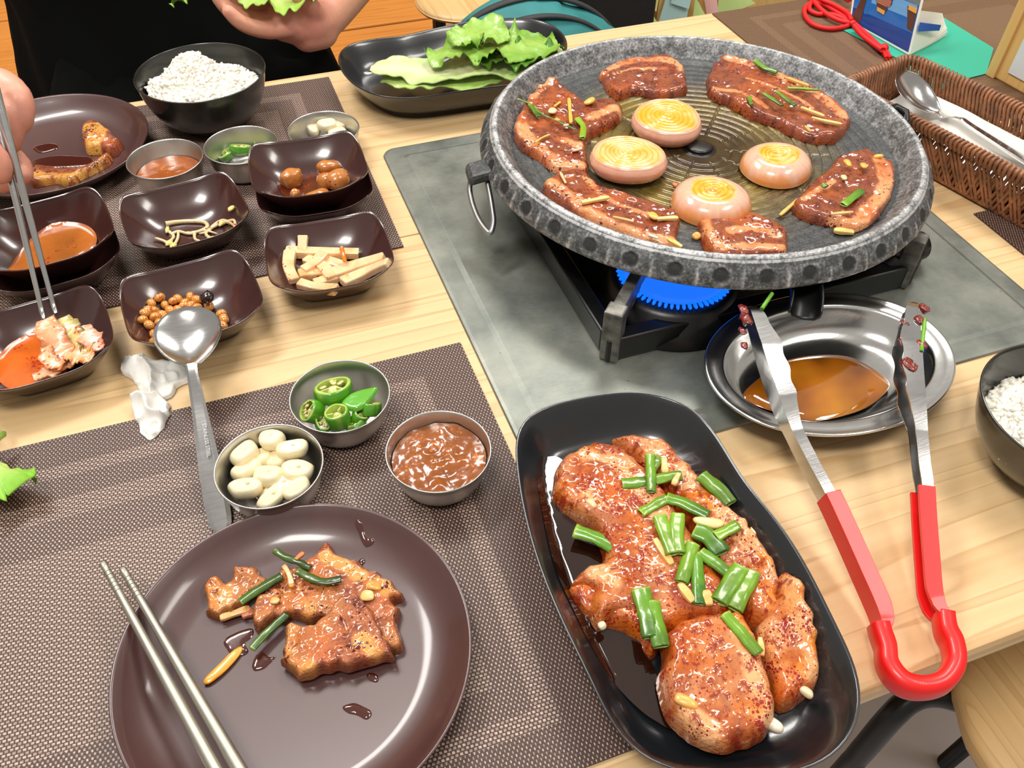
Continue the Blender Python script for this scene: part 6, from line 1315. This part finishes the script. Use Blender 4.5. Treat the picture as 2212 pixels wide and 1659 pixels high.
# ================================================================== TISSUES
def tissue(px, lab, seed, h, z0):
    poly = catmull(ats(px, z0+.004)[:, :2], 6, True)
    c = poly.mean(0)
    def rel(x, y, d):
        P3 = np.c_[x*60, y*60, np.full(len(x), seed)]; a = 1-np.abs(vn(P3, seed)); b = 1-np.abs(vn(P3*2.3, seed+2)); return h*(1.2*a**3+.5*b**2)-h*.9
    V, F, d = slab(poly, z0, h, .0007, .0015, .0009, 240, seed, .002, rel); V[:, 2] = np.maximum(V[:, 2], z0+.0002)
    dx = fbm(np.c_[V*90], 2, seed+8); V[:, 0] += dx*.0015
    o = mk('tissue', V, F, M['paper']); tag(o, lab, 'tissue', 'crumpled white tissues')
tissue([(262, 800), (268, 766), (300, 770), (345, 775), (385, 780), (412, 800), (418, 815), (385, 826), (368, 850), (345, 862), (318, 858), (300, 835), (280, 812)], 'crumpled white tissue behind the spoon handle, below the soybean dish', 3, .0065, .0004)
tissue([(286, 862), (318, 858), (352, 856), (364, 878), (355, 905), (335, 930), (316, 944), (298, 915), (286, 890)], 'small crumpled white tissue on the edge of the front placemat', 7, .008, .0018)
# ================================================================== STOOL, CHAIR AND BACKGROUND
def roundseat(px, z, th, name, mat, parent):
    P = resample(catmull(ats(px, z)[:, :2], 6, True), 80)
    rg = [(.016, z), (.014, z), (.008, z-.0006), (.003, z-.0024), (.0008, z-.005), (0, z-.009), (0, z-th+.006), (.002, z-th+.001), (.006, z-th)]
    V, F = stackrings(P, rg, close_in=False); n = len(P); F.append(tuple(range(n))); return mk(name, V, F, mat, parent)
chair = thing('chair', 'pale wooden chair seat on a black steel frame under the near table edge', 'chair', (.5, -.3, -.74))
zs = -.24
roundseat([(2085, 1425), (2069, 1470), (2081, 1518), (2100, 1585), (2125, 1630), (2170, 1690), (2300, 1800), (2600, 1700), (2700, 1400), (2450, 1180), (2200, 1200), (2120, 1320)], zs, .022, 'seat', M['stool'], chair)
for pts in ([(1800, 1690, -.44), (1855, 1630, -.36), (1922, 1552, -.29), (1968, 1512, -.272), (2020, 1500, -.268), (2100, 1518, -.268), (2300, 1560, -.268)],):
    V, F = tube(catmull(np.array([at(*q) for q in pts]), 8), .0105, 14); mk('frame_tube', V, F, M['iron'], chair)
a = at(1800, 1690, -.44); V, F = tube([a, [a[0]-.03, a[1]-.02, -.735]], .0105, 12); mk('leg', V, F, M['iron'], chair)
a = at(2300, 1560, -.268); V, F = tube([a, a+np.array([.06, .0, -.02]), [a[0]+.09, a[1], -.735]], .0105, 12); mk('leg', V, F, M['iron'], chair)
a = at(2450, 1300, -.27); V, F = tube([a, [a[0]+.02, a[1]+.02, -.735]], .0105, 12); mk('leg', V, F, M['iron'], chair)
ch2 = thing('chair', 'round-cornered wooden chair seat behind the table above the lettuce tray', 'chair', (.30, .85, -.74))
zs = -.13
roundseat([(896, -6), (912, 18), (945, 32), (1000, 38), (1050, 30), (1085, 8), (1090, -50), (1040, -85), (950, -80), (900, -45)], zs, .012, 'seat', M['stool'], ch2)
c_ = at(1000, -25, zs)
for ox, oy in ((-.045, -.02), (.05, -.02), (-.03, .05), (.05, .05)):
    V, F = tube([[c_[0]+ox, c_[1]+oy, zs-.02], [c_[0]+ox*1.2, c_[1]+oy*1.2, -.735]], .009, 10); mk('leg', V, F, M['iron'], ch2)
bench = thing('bench', 'orange wooden bench of long boards along the wall behind the person', 'bench', (0, 1.35, -.74))
for y0, y1 in ((1.04, 1.20), (1.208, 1.45), (1.458, 1.75)):
    V, F = box((-1.6, y0, -.33), (.62, y1, -.30), .003); mk('board', V, F, M['bench'], bench, smooth=False)
V, F = box((-1.6, 1.06, -.74), (.62, 1.085, -.33)); mk('front_panel', V, F, M['bench'], bench, smooth=False)
V, F = box((-1.6, 1.70, -.74), (.62, 1.72, -.33)); mk('back_panel', V, F, M['bench'], bench, smooth=False)
# black panel and screen covered in sticky notes beyond the far table edge
V, F = box((.445, .82, -.74), (.585, .86, .45), .003); tag(mk('partition', V, F, M['iron'], smooth=False), 'tall black panel standing behind the teal bag', 'panel')
scr = thing('wooden_screen', 'pale wooden screen behind the table covered with sticky notes', 'screen', (1.1, .84, -.74))
V, F = box((.60, .84, -.74), (1.9, .86, .45), .002); mk('panel', V, F, M['boxwood'], scr, smooth=False)
ncol = {'y': plain('note_yellow', lin(226, 226, 130), .7), 'g': plain('note_green', lin(196, 222, 140), .7), 'b': plain('note_blue', lin(172, 206, 206), .7), 'p': plain('note_pink', lin(238, 184, 176), .7)}
def aty(x, y, Y):
    a = at(x, y, 0); d = a-CAM; return CAM+d*(Y-CAM[1])/d[1]
for i, (q, k, lb) in enumerate(((((1372, -20), (1410, -22), (1398, 22), (1362, 12)), 'y', 'yellow sticky note highest at the left end of the screen'), (((1380, 16), (1402, 8), (1392, 60), (1364, 66)), 'g', 'pale green sticky note curling at the left end of the screen'), (((1380, -25), (1428, -30), (1412, 20), (1392, 8)), 'y', 'yellow sticky note with a pointed lower corner on the screen'),
        (((1396, 26), (1412, 34), (1424, 62), (1384, 62)), 'g', 'pale green sticky note low beside the pale blue ones'), (((1440, -4), (1490, 6), (1474, 50), (1416, 56)), 'b', 'large pale blue sticky note near the table edge'), (((1452, -20), (1496, -14), (1482, 14), (1446, 4)), 'b', 'smaller pale blue sticky note above the large one'),
        (((1500, 8), (1512, 10), (1524, 40), (1492, 42)), 'g', 'green triangular sticky note right of the blue ones'), (((1515, -10), (1548, -14), (1546, 34), (1524, 34)), 'p', 'pink sticky note on the wooden screen'), (((1552, -14), (1600, -16), (1626, 2), (1545, 34)), 'g', 'bright green sticky note curling outward right of the pink one'),
        (((1375, 50), (1395, 62), (1380, 70), (1368, 66)), 'y', 'bit of yellow sticky note at the lower left corner of the screen'))):
    off = .839-.0012*i; A, B_, C_, D_ = [aty(x, y, off) for x, y in q]; A = A+[0, 0, .01]; C_[1] -= .010; D_[1] -= .006
    o = sheet(D_, C_, B_, A, 'sticky_note', ncol[k], 0, .0003, None, 6, .002); tag(o, lb, 'sticky note', 'sticky notes on the wooden screen')
# teal bag
bag = thing('bag', 'teal and grey fabric bag slumped behind the far table edge', 'bag', (.36, .66, -.30))
cb_ = aty(1190, 60, .66)
V, F = ellipsoid((0, 0, 0), (.135, .075, .10), 48, 30); V[:, 2] = np.sign(V[:, 2])*np.abs(V[:, 2]/.1)**.8*.1; V += (fbm(V*18+3, 3, 5)*.012)[:, None]; V = rotm(V, (0, .32, -.1))+np.array([.325, .68, -.165])
M['teal'] = plain('teal_fabric', lin(46, 128, 130), .65, var=.15, vs=20, bump=.3, bs=300); mk('bag_body', V, F, M['teal'], bag)
for k, (y_, w_) in enumerate(((-.035, .006), (.0, .007), (.045, .006))):
    aa = np.linspace(-1.3, 1.45, 30); P_ = np.stack([.137*np.sin(aa), np.full(30, y_)+.01*np.sin(aa*2), .103*np.cos(aa)*math.sqrt(max(0, 1-(y_/.078)**2))+.001], 1); P_[:, 0] *= math.sqrt(max(0, 1-(y_/.078)**2)); P_ = rotm(P_, (0, .32, -.1))+np.array([.325, .68, -.165])
    V, F = tube(P_, w_, 8, flat=.5); mk('grey_strap', V, F, plain('grey_strap_cloth', lin(52, 54, 56), .7) if k == 0 else bpy.data.materials['grey_strap_cloth'], bag)
V, F = box((-.32, .66, -.74), (-.02, .92, -.350), .01); tag(mk('stool', V, F, M['stool'], smooth=False), 'wooden stool the person in black sits on', 'stool')
V, F = box((.20, .60, -.74), (.44, .80, -.275), .004); tag(mk('stool', V, F, M['boxwood'], smooth=False), 'plain box stool carrying the teal bag behind the table', 'stool')
